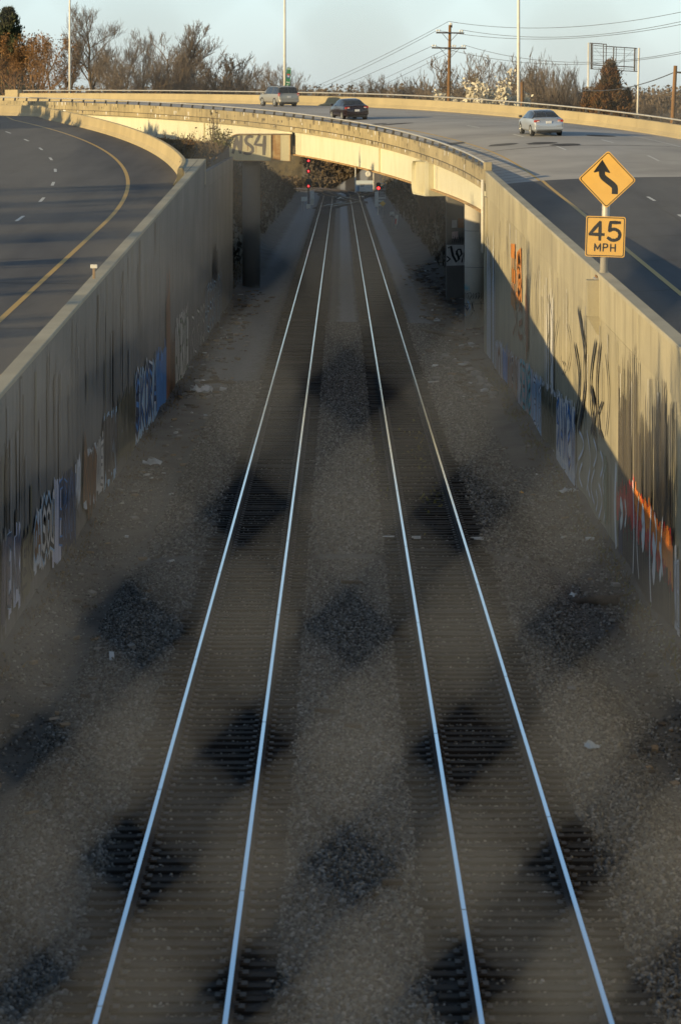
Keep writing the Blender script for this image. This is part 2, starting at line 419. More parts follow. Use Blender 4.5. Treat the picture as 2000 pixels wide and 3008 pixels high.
def mat_ground():
    m = mat('cutting_ground', (0.1, 0.085, 0.065), 0.95); t = NT(m); p = t.pos()
    sx = t.node('ShaderNodeSeparateXYZ'); t.l.new(p, sx.inputs[0]); X, Y = sx.outputs[0], sx.outputs[1]
    n1 = t.noise(p, 0.6, 5, 0.65); n2 = t.noise(p, 9, 4, 0.75); n3 = t.noise(t.mapping(p, (1, 0.35, 1)), 2.2, 4, 0.6)
    dirt = t.mix((0.06, 0.052, 0.043), (0.12, 0.107, 0.09), t.ramp(n1, [(0.35, G0), (0.65, G1)]))
    dirt = t.mix(dirt, (0.04, 0.035, 0.03), t.math('MULTIPLY', t.ramp(n2, [(0.5, G0), (0.72, G1)]), 0.7))
    bal = t.mix((0.035, 0.033, 0.03), (0.17, 0.165, 0.15), t.ramp(n2, [(0.35, G0), (0.68, G1)]))
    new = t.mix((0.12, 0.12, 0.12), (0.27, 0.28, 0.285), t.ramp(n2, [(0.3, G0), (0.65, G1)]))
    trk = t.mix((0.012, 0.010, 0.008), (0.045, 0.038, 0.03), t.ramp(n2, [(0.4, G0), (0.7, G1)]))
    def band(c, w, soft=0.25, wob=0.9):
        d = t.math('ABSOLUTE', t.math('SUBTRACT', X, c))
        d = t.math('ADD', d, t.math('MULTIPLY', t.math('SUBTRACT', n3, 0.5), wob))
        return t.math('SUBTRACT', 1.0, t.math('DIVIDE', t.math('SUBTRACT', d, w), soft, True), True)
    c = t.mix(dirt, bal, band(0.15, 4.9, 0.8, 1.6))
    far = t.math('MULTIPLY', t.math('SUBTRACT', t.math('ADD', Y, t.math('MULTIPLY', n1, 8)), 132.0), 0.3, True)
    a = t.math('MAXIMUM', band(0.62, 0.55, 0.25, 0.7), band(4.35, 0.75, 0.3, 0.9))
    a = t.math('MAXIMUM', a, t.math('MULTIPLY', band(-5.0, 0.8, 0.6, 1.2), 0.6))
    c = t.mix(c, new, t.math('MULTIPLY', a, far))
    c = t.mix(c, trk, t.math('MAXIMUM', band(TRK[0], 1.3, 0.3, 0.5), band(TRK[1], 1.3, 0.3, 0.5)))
    gz = t.mix((0.06, 0.05, 0.028), (0.13, 0.10, 0.05), t.ramp(n1, [(0.35, G0), (0.65, G1)]))
    hi = t.math('MULTIPLY', t.math('SUBTRACT', t.math('ABSOLUTE', X), 7.6), 2.0, True)
    c = t.mix(c, gz, hi)
    t.color(c); t.bump(n2, 0.8, 0.05); return m
M['ground'] = mat_ground()

def build_ground():
    xs = [-3000, -1200, -500, -250, -150, -100, -75, -60, -50, -42, -36, -31, -27, -24, -21, -18, -15.5, -13.5, -12, -10.5, -9.3, -8.3, -7.6, -7.25, -7.15]
    x = -6.8
    while x < 7.0: xs.append(round(x, 2)); x += 0.4
    xs += [7.2, 7.3, 7.7, 8.3, 9.3, 10.5, 12, 13.5, 15, 17, 19, 21, 24, 27, 31, 36, 42, 50, 60, 75, 100, 150, 250, 500, 1200, 3000]
    ys = [-60, -20, 0, 15, 25] + [28 + 1.5 * i for i in range(80)] + [149.5, 150.5] + [153 + 3 * i for i in range(15)] + [198.4, 199.4] + [203 + 4 * i for i in range(100)] + [606, 610, 614, 618, 624, 632, 640, 650, 665, 690, 720, 800, 1000, 1500, 2500, 5000]
    ys = sorted(set(ys))
    mb = MB(); nx = len(xs)
    vs = [(X, D, groundz(X, D)) for D in ys for X in xs]
    fs = [(j * nx + i, j * nx + i + 1, (j + 1) * nx + i + 1, (j + 1) * nx + i) for j in range(len(ys) - 1) for i in range(nx - 1)]
    mb.add(vs, fs)
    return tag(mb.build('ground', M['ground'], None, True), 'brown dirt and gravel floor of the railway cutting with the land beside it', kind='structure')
ground = build_ground()

# ------------------------------------------------------------------ gravel
def scatter_stones(name, verts, faces, density, size, material, seed, label):
    me = bpy.data.meshes.new(name); me.from_pydata(verts, [], faces); me.update()
    o = put(name, me); tag(o, label, kind='stuff')
    g = bpy.data.node_groups.new(name, 'GeometryNodeTree')
    g.interface.new_socket('Geometry', in_out='INPUT', socket_type='NodeSocketGeometry')
    g.interface.new_socket('Geometry', in_out='OUTPUT', socket_type='NodeSocketGeometry')
    N = g.nodes; L = g.links
    gi = N.new('NodeGroupInput'); go = N.new('NodeGroupOutput')
    dp = N.new('GeometryNodeDistributePointsOnFaces'); dp.inputs['Density'].default_value = density; dp.inputs['Seed'].default_value = seed
    ico = N.new('GeometryNodeMeshIcoSphere'); ico.inputs['Radius'].default_value = size; ico.inputs['Subdivisions'].default_value = 1
    sm = N.new('GeometryNodeSetMaterial'); sm.inputs['Material'].default_value = material
    ip = N.new('GeometryNodeInstanceOnPoints')
    rv = N.new('FunctionNodeRandomValue'); rv.data_type = 'FLOAT_VECTOR'; rv.inputs[0].default_value = (0, 0, 0); rv.inputs[1].default_value = (6.28, 6.28, 6.28)
    rs = N.new('FunctionNodeRandomValue'); rs.data_type = 'FLOAT_VECTOR'; rs.inputs[0].default_value = (0.5, 0.35, 0.35); rs.inputs[1].default_value = (1.5, 1.0, 0.9)
    L.new(gi.outputs[0], dp.inputs['Mesh']); L.new(ico.outputs['Mesh'], sm.inputs['Geometry']); L.new(dp.outputs['Points'], ip.inputs['Points'])
    L.new(sm.outputs[0], ip.inputs['Instance']); L.new(rv.outputs[0], ip.inputs['Rotation']); L.new(rs.outputs[0], ip.inputs['Scale']); L.new(ip.outputs[0], go.inputs[0])
    md = o.modifiers.new('scatter', 'NODES'); md.node_group = g
    return o
def strip_patch(x0, x1, y0, y1, dz, step=2.0, nxs=10):
    ys = [y0 + i * step for i in range(int((y1 - y0) / step) + 1)]; xs = [x0 + (x1 - x0) * i / nxs for i in range(nxs + 1)]
    vs = [(X, D, bedz(X, D) + dz) for D in ys for X in xs]; n = nxs + 1
    return vs, [(j * n + i, j * n + i + 1, (j + 1) * n + i + 1, (j + 1) * n + i) for j in range(len(ys) - 1) for i in range(nxs)]
for (a, b, y0, y1, den, sz, sd) in ((-0.8, 1.1, 33, 76, 300, 0.045, 1), (-5.3, -3.3, 33, 76, 230, 0.045, 2), (3.65, 5.7, 33, 76, 250, 0.045, 3),
                                    (-0.8, 1.1, 76, 170, 130, 0.06, 4), (-5.0, -3.3, 76, 130, 100, 0.06, 5), (3.65, 5.6, 76, 170, 130, 0.06, 6),
                                    (-3.4, -0.8, 33, 100, 70, 0.036, 7), (1.1, 3.7, 33, 100, 70, 0.036, 8), (-6.8, -5.2, 33, 100, 40, 0.04, 9), (5.6, 6.9, 33, 100, 60, 0.045, 10)):
    v, f = strip_patch(a, b, y0, y1, 0.0)
    where = 'between the two tracks' if abs((a + b) / 2) < 1 else ('left of the tracks' if b < 0 else 'right of the tracks')
    scatter_stones('ballast_gravel', v, f, den, sz, M['stone'], sd, 'loose grey crushed stone ballast ' + where)

# ------------------------------------------------------------------ railway tracks
RP = [(-0.07, -0.172), (0.07, -0.172), (0.07, -0.158), (0.012, -0.14), (0.009, -0.05), (0.034, -0.036), (0.036, -0.008), (0.03, 0.0), (-0.03, 0.0), (-0.036, -0.008), (-0.034, -0.036), (-0.009, -0.05), (-0.012, -0.14), (-0.07, -0.158)]
RM = [0] * 6 + [1, 1, 1] + [0] * 5
def rail_path(fx, ds):
    path = []
    for i, D in enumerate(ds):
        d0, d1 = ds[max(0, i - 1)], ds[min(len(ds) - 1, i + 1)]
        tx, ty = fx(d1) - fx(d0), d1 - d0; l = sqrt(tx * tx + ty * ty)
        path.append(((fx(D), D, railz(D)), (ty / l, -tx / l, 0), (0, 0, 1)))
    return path
tie_meshes = []
rng = random.Random(5)
for k in range(4):
    mb = MB(); mb.bbox(-1.3, 1.3, -0.115, 0.115, -0.18, 0.0, 0.012)
    for i in range(len(mb.v)):
        x, y, z = mb.v[i]; mb.v[i] = (x + rng.uniform(-0.02, 0.02), y + rng.uniform(-0.012, 0.012), z + rng.uniform(-0.008, 0.008))
    tie_meshes.append(mb.mesh('tie', M['tie']))
def build_track(c, label, seed):
    rng = random.Random(seed)
    t = thing('railway_track', label, 'railway track', (c, 0, 0))
    ds = [20 + 6 * i for i in range(86)] + [530 + 4 * i for i in range(1, 26)]
    for s in (-0.7525, 0.7525):
        mb = MB(); mb.sweep(rail_path(lambda D: s + xc(D), ds), RP, mis=RM)
        mb.build('rail', [M['rail_side'], M['rail_top']], t, False)
    for s in (-0.7525, 0.7525):
        for k in range(9):
            D = 38 + k * 11.9 + (5.5 if s > 0 else 0) + c; z = railz(D); mb = MB()
            for sg in (-1, 1): mb.box(s + sg * 0.012, s + sg * 0.034, D - 0.45, D + 0.45, z - 0.125, z - 0.045)
            mb.box(s - 0.031, s + 0.031, D - 0.012, D + 0.012, z - 0.03, z + 0.0015, 1)
            mb.build('joint_bar', [M['rail_side'], M['joint']], t)
    D = 33.0
    for i in range(300):
        o = put('tie', tie_meshes[rng.randrange(4)], t)
        o.location = (rng.uniform(-0.11, 0.11), D + rng.uniform(-0.05, 0.05), railz(D) - 0.172 + rng.uniform(-0.03, 0.0))
        o.rotation_euler = (-GR, rng.uniform(-0.006, 0.006), rng.uniform(-0.02, 0.02))
        D += 0.495
    mb = MB(); pl = MB()
    while D < 640:
        x = xc(D) + rng.uniform(-0.08, 0.08); mb.box(x - 1.3, x + 1.3, D - 0.115, D + 0.115, railz(D) - 0.33, railz(D) - 0.172 - rng.uniform(0, 0.02)); D += 0.495
    mb.build('distant_ties', M['tie'], t, kind='stuff')
    D = 33.0
    for i in range(170):
        for s in (-0.7525, 0.7525):
            z = railz(D) - 0.172
            for sg in (-1, 1):
                pl.box(s + sg * 0.075 - 0.001, s + sg * 0.19, D - 0.09, D + 0.09, z - 0.01, z + 0.018) if sg > 0 else pl.box(s - 0.19, s - 0.074, D - 0.09, D + 0.09, z - 0.01, z + 0.018)
                pl.box(s + sg * 0.095 - 0.02, s + sg * 0.095 + 0.02, D - 0.07, D - 0.03, z + 0.018, z + 0.05)
                pl.box(s + sg * 0.095 - 0.02, s + sg * 0.095 + 0.02, D + 0.03, D + 0.07, z + 0.018, z + 0.05)
        D += 0.495
    pl.build('tie_plates', M['tieplate'], t, kind='stuff')
    return t
build_track(TRK[0], 'railway track in the left half of the cutting, on dark timber ties', 11)
build_track(TRK[1], 'railway track in the right half of the cutting, passing the concrete column', 12)
def crossover(x0, d0, x1, d1, label):
    t = thing('crossover_track', label, 'railway switch', (0, 0, 0))
    def fx(D): return x0 + (x1 - x0) * sstep(d0, d1, D) + xc(D)
    ds = [d0 + (d1 - d0) * i / 24 for i in range(25)]
    for s in (-0.7525, 0.7525):
        mb = MB(); pa = rail_path(lambda D: fx(D) + s, ds); pa = [((o[0], o[1], o[2] + 0.004), a, b) for o, a, b in pa]
        mb.sweep(pa, RP, mis=RM); mb.build('rail', [M['rail_side'], M['rail_top']], t)
    mb = MB(); D = d0
    while D < d1:
        x = fx(D); mb.box(x - 1.9, x + 1.9, D - 0.1, D + 0.1, railz(D) - 0.33, railz(D) - 0.168); D += 0.55
    mb.build('long_ties', M['tie'], t, kind='stuff'); return t
crossover(TRK[0], 436, TRK[1], 482, 'crossover rails beyond the flyover leading from the left track to the right')
crossover(TRK[1], 470, TRK[0], 540, 'crossover rails beyond the flyover leading from the right track to the left')
crossover(TRK[1], 505, 8.5, 585, 'spur rails curving off to the right behind the right hand signal')

# ------------------------------------------------------------------ retaining walls
def wall_panels(t, face, sgn, d0, d1, step, topf, thick, m, band=1.15, gap=0.05, seed=1, botf=None):
    """panels of a wall whose face is the plane X = face; sgn points from the face into the bank"""
    rng = random.Random(seed); D = d0
    while D < d1 - 0.5:
        e = min(D + step, d1); a, b = D + gap / 2, e - gap / 2
        pr = rng.uniform(0, 0.012)
        zb = lambda y: (bedz(face - sgn * 0.1, y) - 0.8)
        lo = [(face + sgn * (pr + 0.012), y, z) for y, z in ((a, zb(a)), (b, zb(b)), (b, topf(b) - band - 0.02), (a, topf(a) - band - 0.02))]
        mb = MB(); mb.plate(lo, (sgn * 0.25, 0, 0)); o = mb.build('wall_panel', m, t); fix_normals(o)
        hi = [(face + sgn * pr * 0.5, y, z) for y, z in ((a, topf(a) - band), (b, topf(b) - band), (b, topf(b) - 0.1), (a, topf(a) - 0.1))]
        mb = MB(); mb.plate(hi, (sgn * 0.25, 0, 0)); o = mb.build('parapet_panel', m, t); fix_normals(o)
        D = e
    mb = MB(); n = 30
    pts = [(d0 + (d1 - d0) * i / n) for i in range(n + 1)]
    core = [(face + sgn * 0.06, d0 + 0.01, -12)] + [(face + sgn * 0.06, d1 - 0.01, -12)] + [(face + sgn * 0.06, y, topf(y) - 0.12) for y in reversed(pts)]
    core[-1] = (core[-1][0], d0 + 0.01, core[-1][2]); core[2] = (core[2][0], d1 - 0.01, core[2][2])
    mb.plate(core, (sgn * thick, 0, 0)); o = mb.build('wall_core', M['joint'], t); fix_normals(o)
def coping(t, face, sgn, d0, d1, topf, w, step, over=0.0):
    D = d0
    while D < d1 - 0.3:
        e = min(D + step, d1); a, b = D + 0.012, e - 0.012
        mb = MB(); x0, x1 = sorted((face - sgn * over, face + sgn * w))
        vs = [(x, y, z) for y in (a, b) for x, z in ((x0, topf(y) - 0.1), (x1, topf(y) - 0.1), (x1, topf(y) - 0.02), (x1 - 0.02, topf(y)), (x0 + 0.02, topf(y)), (x0, topf(y) - 0.02))]
        fs = [(5, 4, 3, 2, 1, 0), (6, 7, 8, 9, 10, 11)] + [(i, (i + 1) % 6, 6 + (i + 1) % 6, 6 + i) for i in range(6)]
        mb.add(vs, fs); o = mb.build('coping', M['cap'], t); fix_normals(o); D = e
wl_ = thing('retaining_wall', 'long grey concrete retaining wall in shade below the curving left road', 'retaining wall', (WL, 0, 0))
wl_.location = (0, 0, 0)
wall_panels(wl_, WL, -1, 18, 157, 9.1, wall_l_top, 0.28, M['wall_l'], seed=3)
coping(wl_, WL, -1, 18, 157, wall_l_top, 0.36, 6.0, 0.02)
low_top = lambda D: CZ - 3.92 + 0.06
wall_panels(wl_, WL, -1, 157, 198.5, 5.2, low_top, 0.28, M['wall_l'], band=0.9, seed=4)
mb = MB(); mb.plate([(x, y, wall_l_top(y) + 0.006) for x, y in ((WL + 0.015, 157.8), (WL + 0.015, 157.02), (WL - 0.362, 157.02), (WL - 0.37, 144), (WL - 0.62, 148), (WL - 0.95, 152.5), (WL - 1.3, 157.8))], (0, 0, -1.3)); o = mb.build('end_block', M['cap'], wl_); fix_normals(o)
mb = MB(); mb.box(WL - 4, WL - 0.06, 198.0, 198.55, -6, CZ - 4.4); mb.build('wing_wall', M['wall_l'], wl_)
wr_ = thing('retaining_wall', 'long tan concrete retaining wall half in sunlight beneath the yellow road signs', 'retaining wall', (0, 0, 0))
wall_panels(wr_, WR, 1, 18, 149, 9.1, wall_r_top, 0.26, M['wall_r'], band=1.2, seed=5)
coping(wr_, WR, 1, 18, 149, wall_r_top, 0.34, 6.0, 0.02)
mb = MB(); mb.bbox(WR - 0.06, WR + 0.5, 147.2, 149.35, -3, wall_r_top(149) - 1.25, 0.02); mb.build('end_pilaster', M['wall_r'], wr_)
mb = MB(); mb.tube([(WR - 0.14, 148.9, 6.2), (WR - 0.14, 148.9, 2.6)], 0.075, 8); mb.build('drain_pipe', M['white_paint'], wr_, True)
# pedestal that carries the sign post
SD = 83.8
pz = P(1777, 821, SD).z
mb = MB(); pts = [(pz, 0.0), (pz - 0.98, 0.0), (pz - 1.02, 0.03), (pz - 1.5, 0.28)]
x_in, w2 = WR - 0.32, 0.3
vs = []
for z, dx in pts:
    vs += [(x_in + dx, SD - w2 * (1 - dx * 1.6), z), (WR + 0.34, SD - w2 * (1 - dx * 1.6), z), (WR + 0.34, SD + w2 * (1 - dx * 1.6), z), (x_in + dx, SD + w2 * (1 - dx * 1.6), z)]
fs = [(0, 1, 2, 3), (12, 15, 14, 13)]
for r in range(3):
    for i in range(4): fs.append((r * 4 + i, r * 4 + 4 + i, r * 4 + 4 + (i + 1) % 4, r * 4 + (i + 1) % 4))
mb.add(vs, fs); o = mb.build('sign_pedestal', M['wall_r'], wr_); fix_normals(o)

# ------------------------------------------------------------------ roads
def ribbon(fn, ts, lats, zoff=0.0):
    """grid of points fn(t, lat); returns verts, faces"""
    n = len(lats); vs = [fn(t, l) + Vector((0, 0, zoff)) for t in ts for l in lats]
    return vs, [(j * n + i, j * n + i + 1, (j + 1) * n + i + 1, (j + 1) * n + i) for j in range(len(ts) - 1) for i in range(n - 1)]
def frange(a, b, s):
    n = max(1, int(round((b - a) / s))); return [a + (b - a) * i / n for i in range(n + 1)]
fdeck = lambda t, l: flyP(t, l, deck_z(t, l))
LATS = [0.3, 0.8, 1.5, 2.3, 3.2, 4.5, 6, 8, 10, 12, 14, 16.6]
mb = MB(); v, f = ribbon(fdeck, frange(-135, 0, 5), LATS); mb.add(v, f)
rr = tag(mb.build('road', M['asph_r'], None, True), 'dark asphalt highway behind the right hand wall leading onto the flyover', kind='structure')
def mark(name, parent, fn, ts, l0, l1, m, dz=0.005):
    mb = MB(); v, f = ribbon(fn, ts, [l0, l1], dz); mb.add(v, f); return mb.build(name, m, parent)
mark('edge_line', rr, fdeck, frange(-135, 0, 4), 2.72, 2.88, M['yellow'])
mark('edge_line', rr, fdeck, frange(-135, 0, 4), 13.3, 13.45, M['white'])
for l in (6.35, 9.95):
    for k in range(11):
        t = -128 + k * 12.2 + (3 if l > 8 else 0)
        if t + 3 < -0.5: mark('lane_dash', rr, fdeck, frange(t, t + 3.05, 1.5), l, l + 0.14, M['white'])
llane = lambda s, l: lrP(s, l)
mb = MB()
def lroad_edge(s): return 2.12 if s < 22 else 2.12 + 0.5 * sstep(22, 36, s)
ts = frange(-105, 260, 4); vs = []; nl = 0
for s in ts:
    lats = [-12.5, -9, -6, -3.5, -1.2, 0.6, lroad_edge(s)]; nl = len(lats)
    vs += [lrP(s, l) for l in lats]
mb.add(vs, [(j * nl + i, j * nl + i + 1, (j + 1) * nl + i + 1, (j + 1) * nl + i) for j in range(len(ts) - 1) for i in range(nl - 1)])
rl = tag(mb.build('road', M['asph_l'], None, True), 'dark asphalt carriageway curving away to the left above the left wall', kind='structure')
mark('edge_line', rl, llane, frange(-105, 250, 3), -0.09, 0.09, M['yellow'])
mark('edge_line', rl, llane, frange(-105, 250, 4), -11.1, -10.95, M['white'])
for l in (-3.75, -7.4):
    for k in range(28):
        t = -96 + k * 12.2 + (4 if l < -5 else 0)
        mark('lane_dash', rl, llane, frange(t, t + 3.05, 1.5), l, l + 0.15, M['white'])

def cracks(parent, fn, items, seed, w=0.05):
    rg = random.Random(seed); mb = MB()
    for t0, l0, t1, l1 in items:
        n = 14; L, R = [], []
        for i in range(n + 1):
            f = i / n; t = t0 + (t1 - t0) * f + rg.uniform(-.18, .18); l = l0 + (l1 - l0) * f; ww = w * rg.uniform(.6, 1.5)
            if abs(t1 - t0) > abs(l1 - l0): l += rg.uniform(-.12, .12); L.append(fn(t, l - ww / 2)); R.append(fn(t, l + ww / 2))
            else: L.append(fn(t - ww, l)); R.append(fn(t + ww, l))
        mb.add([p + Vector((0, 0, .004)) for p in L + R], [(i, i + 1, n + 2 + i, n + 1 + i) for i in range(n)])
    mb.build('crack_seal', M['joint'], parent, kind='stuff')
rgc = random.Random(3)
cracks(rl, llane, [(s + rgc.uniform(-2, 2), rgc.choice([-11, -9, -7, -4]), s + rgc.uniform(-2, 2), rgc.choice([2.0, 1.5, -1, -3.5])) for s in range(-60, 110, 7)], 1)
cracks(rr, fdeck, [(t + rgc.uniform(-2, 2), .5, t + rgc.uniform(-2, 2), rgc.choice([4, 9, 16])) for t in range(-85, -6, 9)] + [(-80, 6.0, -20, 6.1)], 2)
# jersey barrier along the left road
JB = [(0.0, 0.0), (0.0, 0.08), (0.16, 0.28), (0.22, 0.84), (0.26, 0.88), (0.42, 0.88), (0.46, 0.84), (0.62, 0.0)]
bl = thing('concrete_barrier', 'pale concrete safety barrier curving along the edge of the left road', 'barrier', (0, 0, 0))
s = 26.0
while s < 210:
    e = min(s + 6.1, 210); mb = MB(); path = []
    for q in frange(s + 0.015, e - 0.015, 2):
        p, ph = lr(q, lroad_edge(q) - 0.02); p.z = lroad_z(lr(q)[0].y) - 0.03
        path.append((p, (cos(ph), sin(ph), 0), (0, 0, 1)))
    mb.sweep(path, JB); o = mb.build('barrier_section', M['barrier'], bl); fix_normals(o); s = e
# ------------------------------------------------------------------ the flyover
fb = thing('flyover_bridge', 'highway flyover with tan concrete parapet on cream steel girders, curving over the tracks', 'bridge', (0, 0, 0))
def fframe(t, extra=0.0, dk=False):
    p, ph = fly(t, 0); p.z = par_z(t) + extra + (doff(t) + 0.72 if dk else 0)
    return (p, (cos(ph), sin(ph), 0), (0, 0, 1))
def fsweep(name, t0, t1, prof, m, parent=fb, step=2.6, gap=0.0, fix=True, dk=False, **kw):
    mb = MB(); mb.sweep([fframe(t, 0, dk) for t in frange(t0 + gap, t1 - gap, step)], prof, **kw)
    o = mb.build(name, m, parent)
    if fix: fix_normals(o)
    return o
crown = lambda l: -0.72 + 0.47 * (1 - exp(-l / 3.0))
TOP = [(l, crown(l)) for l in LATS]
TEND = 330
mb = MB(); v, f = ribbon(fdeck, frange(0, TEND, 3), LATS); mb.add(v, f); mb.build('deck', M['deck'], fb, True)
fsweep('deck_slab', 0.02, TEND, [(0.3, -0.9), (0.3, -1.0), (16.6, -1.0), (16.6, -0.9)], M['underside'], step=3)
mb = MB(); v, f = ribbon(fdeck, frange(0, TEND, 3), [2.62, 2.74], 0.005); mb.add(v, f); mb.build('edge_line', M['yellow'], fb)
mb = MB(); v, f = ribbon(fdeck, frange(0, TEND, 3), [13.3, 13.45], 0.005); mb.add(v, f); mb.build('edge_line', M['white'], fb)
for l in (6.25, 9.9):
    for k in range(24):
        t = 3 + k * 12.2 + (5 if l > 8 else 0)
        mb = MB(); v, f = ribbon(fdeck, frange(t, t + 3.05, 1.5), [l, l + 0.13], 0.005); mb.add(v, f); mb.build('lane_dash', M['white'], fb)
for t, a, b in ((18, 0.4, 16.4), (52, 0.4, 16.4), (95, 0.4, 16.4)):
    mb = MB(); v, f = ribbon(fdeck, [t, t + 0.16], frange(a, b, 1), 0.006); mb.add(v, f); mb.build('expansion_joint', M['joint'], fb)
for k in range(16):
    mb = MB(); v, f = ribbon(fdeck, [1 + k * 1.5, 1.1 + k * 1.5], [0.5, 1.4, 2.5], 0.006); mb.add(v, f); mb.build('deck_groove', M['joint'], fb)
for px, py, w in ((1460, 428, 2.0), (1578, 422, 2.0), (1652, 426, 2.1), (1168, 360, 2.6), (1105, 361, 2.0), (1770, 396, 2.2), (1330, 420, 1.8), (1470, 428, 1.0)):
    # worn dark patches in the deck: find the deck point the photo shows there
    best = min(((t, l) for t in range(2, 140, 1) for l in (1.2, 2, 3, 4, 5, 6, 7, 8, 9, 10, 11, 12, 13, 14, 15)),
               key=lambda q: (lambda p: (1000 + F * p.x / p.y - px) ** 2 + (HY + F * (CZ - p.z) / p.y - py) ** 2 * 9)(fdeck(*q)))
    t, l = best; rg = random.Random(px)
    pts = [fdeck(t + 0.9 * sin(a) * (1 + rg.uniform(-.15, .15)), l + w / 2.4 * cos(a) * (1 + rg.uniform(-.15, .15))) + Vector((0, 0, 0.007)) for a in [2 * pi * i / 14 for i in range(14)]]
    mb = MB(); mb.poly(pts); mb.build('road_patch', M['joint'], fb)
# outer face: two courses of concrete panels
PW = 2.65
k = 0; t = 0.02
while t < 215:
    e = t + PW
    fsweep('parapet_panel', t, e, [(0.0, -0.005), (0.0, -0.64), (0.3, -0.64), (0.3, -0.005), (0.27, 0.0), (0.03, 0.0)], M['fascia'], gap=0.018, step=1.4)
    h = 0.55 * PW
    fsweep('fascia_panel', t + h, e + h, [(-0.035, -0.685), (-0.035, -1.0), (0.28, -1.0), (0.28, -0.685)], M['fascia'], gap=0.016, step=1.4)
    t = e; k += 1
fsweep('fascia_panel', 0.02, 0.55 * PW, [(-0.035, -0.68), (-0.035, -1.0), (0.28, -1.0), (0.28, -0.68)], M['fascia'], gap=0.01)
fsweep('parapet_core', 0.05, 214, [(0.05, -0.03), (0.05, -0.98), (0.27, -0.98), (0.27, -0.03)], M['joint'])
fsweep('parapet_panel', 215, TEND, [(0.0, 0.0), (0.0, -1.3), (0.3, -1.3), (0.3, 0.0)], M['fascia'])
# girders
def gdepth(t): return 1.33 + 0.3 * sstep(0, 34, t)
def girder(t0, t1, lat, m, outer=True):
    mb = MB(); fr = []
    for t in frange(t0, t1, 2):
        p, ph = fly(t, 0); p.z = par_z(t) - 1.03; fr.append((t, p, Vector((cos(ph), sin(ph), 0))))
    def strip(l0, l1, za, zb, mi):
        """za, zb: functions of depth"""
        vs = []
        for t, p, a in fr:
            d = gdepth(t)
            for l, z in ((l0, za(d)), (l0, zb(d)), (l1, zb(d)), (l1, za(d))): vs.append(p + a * l + Vector((0, 0, z)))
        n = len(fr); fs = [(i * 4 + j, i * 4 + (j + 1) % 4, i * 4 + 4 + (j + 1) % 4, i * 4 + 4 + j) for i in range(n - 1) for j in range(4)]
        fs += [(3, 2, 1, 0), (n * 4 - 4, n * 4 - 3, n * 4 - 2, n * 4 - 1)]
        mb.add(vs, fs, mi)
    strip(lat, lat + 0.05, lambda d: -0.05, lambda d: -d + 0.07, 0)
    g = mb.build('girder', m, fb); fix_normals(g)
    for nm, l0, l1, za, zb, mm in (('bottom_flange', lat - 0.2, lat + 0.25, lambda d: -d + 0.068, lambda d: -d, M['rust'] if outer else m), ('top_flange', lat - 0.12, lat + 0.17, lambda d: 0.0, lambda d: -0.048, m)):
        mb = MB(); strip(l0, l1, za, zb, 0); q = mb.build(nm, mm, g); fix_normals(q)
    return g
def stiffener(g, t, lat, w, out, m, bolts=0):
    p, ph = fly(t, 0); a = Vector((cos(ph), sin(ph), 0)); u = Vector((-sin(ph), cos(ph), 0)); zt = par_z(t) - 1.03; d = gdepth(t)
    mb = MB(); b = p + a * (lat - out); b.z = zt - 0.06
    pts = [b, b + u * w, b + u * w + Vector((0, 0, -d + 0.14)), b + Vector((0, 0, -d + 0.14))]
    mb.plate(pts, a * out); o = mb.build('splice_plate' if bolts else 'stiffener', m, g); fix_normals(o)
    if bolts:
        mb = MB()
        for i in range(20):
            z = zt - 0.12 - i * (d - 0.28) / 19
            for uu in (0.25, 0.75):
                c = p + a * (lat - out) + u * (w * uu); c.z = z
                mb.tube([c + a * 0.01, c - a * 0.022], 0.022, 6)
        mb.build('bolts', M['steel'], g, kind='stuff')
GL = 0.34
g1 = girder(1.0, 24.2, GL, M['cream']); g2 = girder(27.6, 65.6, GL, M['cream']); g3 = girder(66.4, 128, GL, M['cream'])
stiffener(g1, 22.0, GL - 0.001, 0.9, 0.025, M['cream'], 1); stiffener(g2, 63.9, GL - 0.001, 0.9, 0.025, M['cream'], 1)
stiffener(g2, 41.0, GL - 0.001, 0.12, 0.1, M['cream_dimmed']); stiffener(g3, 89.0, GL - 0.001, 0.12, 0.1, M['cream_dimmed'])
for lat in (5.4, 10.6, 15.8): girder(0.5, 128, lat, M['cream_dimmed'], False)
for t in (8, 24, 40, 56, 72, 88, 104):
    p, ph = fly(t, 0); a = Vector((cos(ph), sin(ph), 0)); u = Vector((-sin(ph), cos(ph), 0)); z = par_z(t) - 1.1
    mb = MB(); q = p + a * 0.5; q.z = z - 0.2; r = p + a * 15.7; r.z = z - 0.2
    mb.plate([q, q + u * 0.12, q + u * 0.12 + Vector((0, 0, -0.8)), q + Vector((0, 0, -0.8))], r - q); o = mb.build('cross_frame', M['cream_dimmed'], fb); fix_normals(o)
# box beam lettered by spray paint, facing the viewer (left end of the bridge)
def rounded(x0, x1, z0, z1, r, corners):
    pts = []
    for (cx, cz, a0, key) in ((x1 - r, z1 - r, 0, 'tr'), (x0 + r, z1 - r, 90, 'tl'), (x0 + r, z0 + r, 180, 'bl'), (x1 - r, z0 + r, 270, 'br')):
        if key in corners:
            for i in range(9): q = radians(a0 + i * 90 / 8); pts.append((cx + r * cos(q), cz + r * sin(q)))
        else: pts.append(({'tr': x1, 'tl': x0, 'bl': x0, 'br': x1}[key], {'tr': z1, 'tl': z1, 'bl': z0, 'br': z0}[key]))
    return pts
YB = 213.4
tl, br_ = P(664, 392, YB), P(853, 472, YB)
mb = MB(); mb.plate([(x, YB, z) for x, z in rounded(tl.x, br_.x, br_.z, tl.z, 0.85, ('tl', 'bl'))], (0, 2.2, 0))
cb = mb.build('cap_beam', M['cream_dimmed'], fb); fix_normals(cb)
